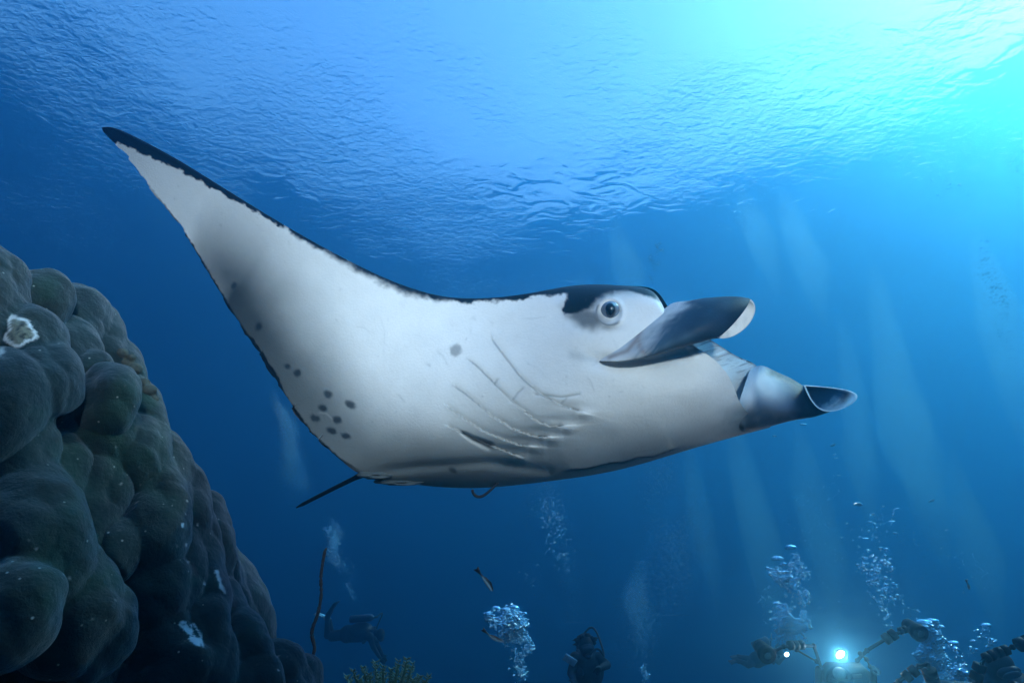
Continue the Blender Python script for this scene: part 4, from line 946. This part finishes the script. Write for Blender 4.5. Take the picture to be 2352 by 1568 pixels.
swarm('small bubble puff near the right edge', 5.2, [(2262, 1462, 24, 28, 500, .7, 4.5), (2232, 1490, 14, 20, 60, .8, 4)], 26)
swarm('faint thin bubble trail above the whip coral', 7.5, [(760, 1230, 16, 46, 260, .6, 3), (770, 1290, 22, 40, 160, .5, 2.2), (805, 1355, 10, 34, 70, .6, 2.5)], 27)
swarm('faint misty bubble column below the raised wing', 8.5, [(665, 1010, 26, 90, 900, .5, 1.5), (690, 1090, 22, 70, 500, .5, 1.4)], 28)
swarm('sparse bubbles rising below the belly', 6.0, [(1270, 1190, 36, 60, 360, .6, 2.6), (1290, 1270, 40, 60, 260, .5, 2.4), (1230, 1330, 40, 40, 50, .6, 2.6), (1480, 1545, 10, 26, 120, .6, 3), (1470, 1400, 30, 80, 200, .4, 1.3)], 29)
swarm('sparse bubble trail rising above the eye', 6.5, [(1500, 600, 20, 44, 110, .6, 3.5), (1512, 570, 12, 14, 40, 1, 5), (1540, 650, 60, 40, 40, .5, 2.5)], 30, M_CLEAR)
swarm('long thin bubble trail up the right side', 7.0, [(2280, 650, 26, 110, 360, .6, 3, .25), (2310, 780, 22, 90, 200, .5, 2.5, .2), (2010, 600, 20, 50, 40, .8, 3.5), (2335, 380, 30, 60, 80, .8, 3), (2180, 420, 60, 50, 60, .6, 3)], 31, M_CLEAR)
swarm('scattered fine bubbles right of the belly', 6.0, [(1860, 1170, 80, 90, 420, .5, 2.6, -.2), (1760, 1060, 50, 70, 150, .5, 2.2), (2130, 1260, 90, 90, 220, .5, 3), (2240, 1330, 50, 70, 110, .5, 3), (1640, 1180, 50, 100, 160, .4, 1.6), (1890, 1330, 60, 90, 160, .5, 2.4), (1950, 1180, 30, 60, 90, .5, 3)], 32, M_CLEAR)
swarm('fine drifting specks throughout the open water', 5.0, [(1200, 800, 1250, 830, 650, .35, 1.1)], 33, name='drifting_specks')
def mist(label, d, cols, seed, mat=None):
    """curtain of micro-bubbles: soft columns (px, py, sigma x, sigma y, count, lean)"""
    rng = np.random.default_rng(seed); P_ = []; R_ = []
    for (cx, cy, sx, sy, cnt, lean) in cols:
        n_ = int(cnt * 5); v = np.clip(rng.normal(size=n_), -2.2, 2.2); y = cy + v * sy
        x = cx + v * sy * lean + rng.normal(size=n_) * sx * (1 + .25 * v) + 10 * np.sin(v * 2.3 + seed)
        keep = rng.random(n_) < smooth(.22, .68, fbm(x * .011 + seed, y * .006 + seed, 3) * 1.1)
        P_.append(W(x, y, d + rng.normal(size=n_) * sx / F_PX * d)[keep]); R_.append((rng.uniform(.55, 1.25, n_) * d / F_PX)[keep])
    c = np.concatenate(P_); r = np.concatenate(R_)
    v = (c[:, None] + OCT[0][None] * np.array([1.25, 1.25, .6]) * r[:, None, None]).reshape(-1, 3); f = (OCT[1][None] + (np.arange(len(c)) * 6)[:, None, None]).reshape(-1, 3)
    return tag(mesh_obj('bubble_curtain', v, f, mat or M_FROTH), label, 'bubbles', 'hazy curtains of micro-bubbles', kind='stuff')
mist('hazy bubble curtain under the throat', 8.0, [(1540, 1170, 28, 110, 2600, .1), (1270, 1230, 26, 90, 2600, .12), (1470, 1410, 20, 55, 1500, .05)], 44)
mist('faint hazy bubble column behind the tail', 9.0, [(668, 1030, 15, 60, 1500, .22), (764, 1240, 10, 34, 700, .12)], 47)
def plume_mat():
    m, N, L = node_mat('microbubble_plume'); o_ = N.new('ShaderNodeOutputMaterial'); pv = N.new('ShaderNodeVolumePrincipled')
    pv.inputs['Color'].default_value = (.30, .70, .93, 1); pv.inputs['Absorption Color'].default_value = (.8, .97, 1, 1)
    pv.inputs['Density'].default_value = .42; pv.inputs['Anisotropy'].default_value = .55
    L.new(pv.outputs[0], o_.inputs['Volume']); return m
M_PLUME = plume_mat()
def plume(label, d, pts, seed):
    """a rising cloud of bubbles too fine to see singly: a soft ragged column of paler water; pts are (px, py, radius px) from foot to head"""
    k = np.array(pts, float); n_ = 60; q = nspline(np.linspace(0, 1, len(k)), k, np.linspace(0, 1, n_)); rng = np.random.default_rng(seed); t = np.linspace(0, 1, n_)
    c = W(q[:, 0], q[:, 1], np.full(n_, d)); m_ = 20; an = np.linspace(0, 2 * np.pi, m_, endpoint=False)
    rad = np.maximum(q[:, 2], 4) * d / F_PX * np.sqrt(np.clip(np.sin(np.pi * np.clip(t, .0, 1)), 0.002, 1))
    wob = 1 + .55 * (fbm(np.cos(an)[None] * 1.3 + seed + t[:, None] * 7, np.sin(an)[None] * 1.3 + t[:, None] * 5, 3) - .44) * 2
    sgn = W(q[:, 0] + 100, q[:, 1], np.full(n_, d)) - c; sgn /= np.linalg.norm(sgn, axis=1, keepdims=True)
    V = c[:, None] + (np.cos(an)[None, :, None] * sgn[:, None] + np.sin(an)[None, :, None] * IMG[2][None, None]) * (rad[:, None] * wob)[..., None]
    F = [(i * m_ + j, i * m_ + (j + 1) % m_, (i + 1) * m_ + (j + 1) % m_, (i + 1) * m_ + j) for i in range(n_ - 1) for j in range(m_)] + [tuple(range(m_))[::-1], tuple(range((n_ - 1) * m_, n_ * m_))]
    return tag(mesh_obj('bubble_plume', V.reshape(-1, 3), F, M_PLUME), label, 'bubbles', 'pale plumes of fine bubbles', kind='stuff')
plume('pale bubble plume right of the far head lobe', 13.0, [(2180, 1330, 24), (2130, 1150, 50), (2085, 980, 56), (2040, 780, 48), (2005, 600, 34)], 1)
plume('thin pale plume left of the far head lobe plume', 13.5, [(2010, 1260, 14), (1985, 1100, 32), (1960, 930, 36), (1930, 720, 26)], 2)
plume('pale bubble plume along the right edge of the view', 12.0, [(2360, 1060, 16), (2325, 880, 40), (2285, 700, 44), (2240, 520, 30)], 3)
plume('pale bubble plume over the small right puff', 13.0, [(2300, 1480, 16), (2265, 1330, 38), (2220, 1180, 40), (2185, 1020, 26)], 4)
plume('pale bubble plume between belly and left strobe arm', 12.5, [(1790, 1490, 14), (1765, 1350, 40), (1735, 1200, 46), (1700, 1040, 34), (1685, 940, 20)], 5)
plume('pale bubble plume above the lit lamp', 13.5, [(1930, 1460, 12), (1900, 1300, 36), (1865, 1140, 42), (1830, 960, 28)], 6)
plume('thin pale plume under the throat', 13.0, [(1650, 1420, 12), (1628, 1280, 26), (1600, 1150, 30), (1575, 1000, 20)], 7)
plume('pale bubble cloud above the head of the ray', 13.0, [(1470, 740, 10), (1452, 660, 34), (1428, 580, 36), (1408, 490, 16)], 8)
plume('pale streak of fine bubbles below the surface right of the head', 14.0, [(1900, 760, 12), (1865, 640, 34), (1825, 520, 36), (1790, 420, 16)], 9)
plume('second pale streak of fine bubbles nearer the head', 14.5, [(1790, 700, 10), (1762, 600, 28), (1728, 500, 30), (1700, 420, 14)], 11)
plume('faint pale plume left of the upright diver', 13.0, [(1480, 1500, 10), (1470, 1430, 28), (1460, 1360, 26), (1455, 1300, 12)], 10)
gd = 'dome bubbles topping the bubble clouds'
for i, (x, y, w, l) in enumerate([(1140, 1398, 24, 'large dome bubble, left of the top pair over the central bubble cloud'), (1181, 1396, 24, 'large dome bubble, right of the top pair over the central bubble cloud'),
                                   (1124, 1412, 15, 'small dome bubble at the upper left of the central cloud'), (1205, 1409, 14, 'small dome bubble at the upper right of the central cloud'), (1165, 1404, 10, 'tiny dome bubble between the pair over the central cloud'),
                                   (1816, 1259, 28, 'wide flat dome bubble highest above the left strobe arm'), (1787, 1284, 30, 'tall dome bubble second highest above the left strobe arm'), (1798, 1298, 17, 'small dome bubble under the tall dome over the left strobe arm'),
                                   (1784, 1386, 17, 'dome bubble on the lower cloud over the left strobe arm'), (2119, 1430, 34, 'broad dome bubble left on the plume behind the ring strobe'), (2142, 1427, 30, 'broad dome bubble right on the plume behind the ring strobe'), (2160, 1440, 20, 'small dome bubble at the right shoulder of the plume'),
                                   (2190, 1478, 24, 'dome bubble topping the column of separate bubbles'), (2265, 1437, 22, 'dome bubble topping the small puff near the right edge'), (2262, 1448, 15, 'small dome bubble under the top of the right puff'), (2236, 1472, 14, 'small dome bubble left of the right puff')]):
    bubble(x, y, (4.9 if x > 1700 else 5.0), w, l, gd, i, 1.05 if w < 30 else .9)
gl_ = 'thin lens-shaped bubbles drifting at the right'
for i, (x, y, w, l) in enumerate([(1844, 975, 16, 'flat bubble just under the tip of the far head lobe'), (1779, 1001, 9, 'tiny flat bubble under the base of the far head lobe'), (1913, 1022, 12, 'flat bubble highest of three stacked below the far lobe tip'), (1917, 1044, 9, 'flat bubble middle of three stacked below the far lobe tip'),
                                   (1920, 1052, 9, 'flat bubble lowest of three stacked below the far lobe tip'), (1927, 1092, 9, 'lone tiny flat bubble under the stack of three'), (1971, 1158, 20, 'widest flat bubble left of the right-hand scatter'), (2003, 1181, 13, 'flat bubble second from left in the right-hand scatter'), (2058, 1169, 15, 'flat bubble upper right in the right-hand scatter'),
                                   (2048, 1197, 14, 'flat bubble centre right in the right-hand scatter'), (2000, 1199, 12, 'flat bubble lower left in the right-hand scatter'), (2056, 1224, 10, 'flat bubble lowest in the right-hand scatter'), (2140, 1150, 14, 'lone flat bubble farthest right above the scatter'), (2174, 1217, 9, 'tiny lone flat bubble lower at the far right'), (1988, 1236, 14, 'flat bubble above the loose scatter over the lamp'),
                                   (1292, 1161, 8, 'bright round bubble under the belly')]):
    bubble(x, y, 4.0, w, l, gl_, i, .55, 12)
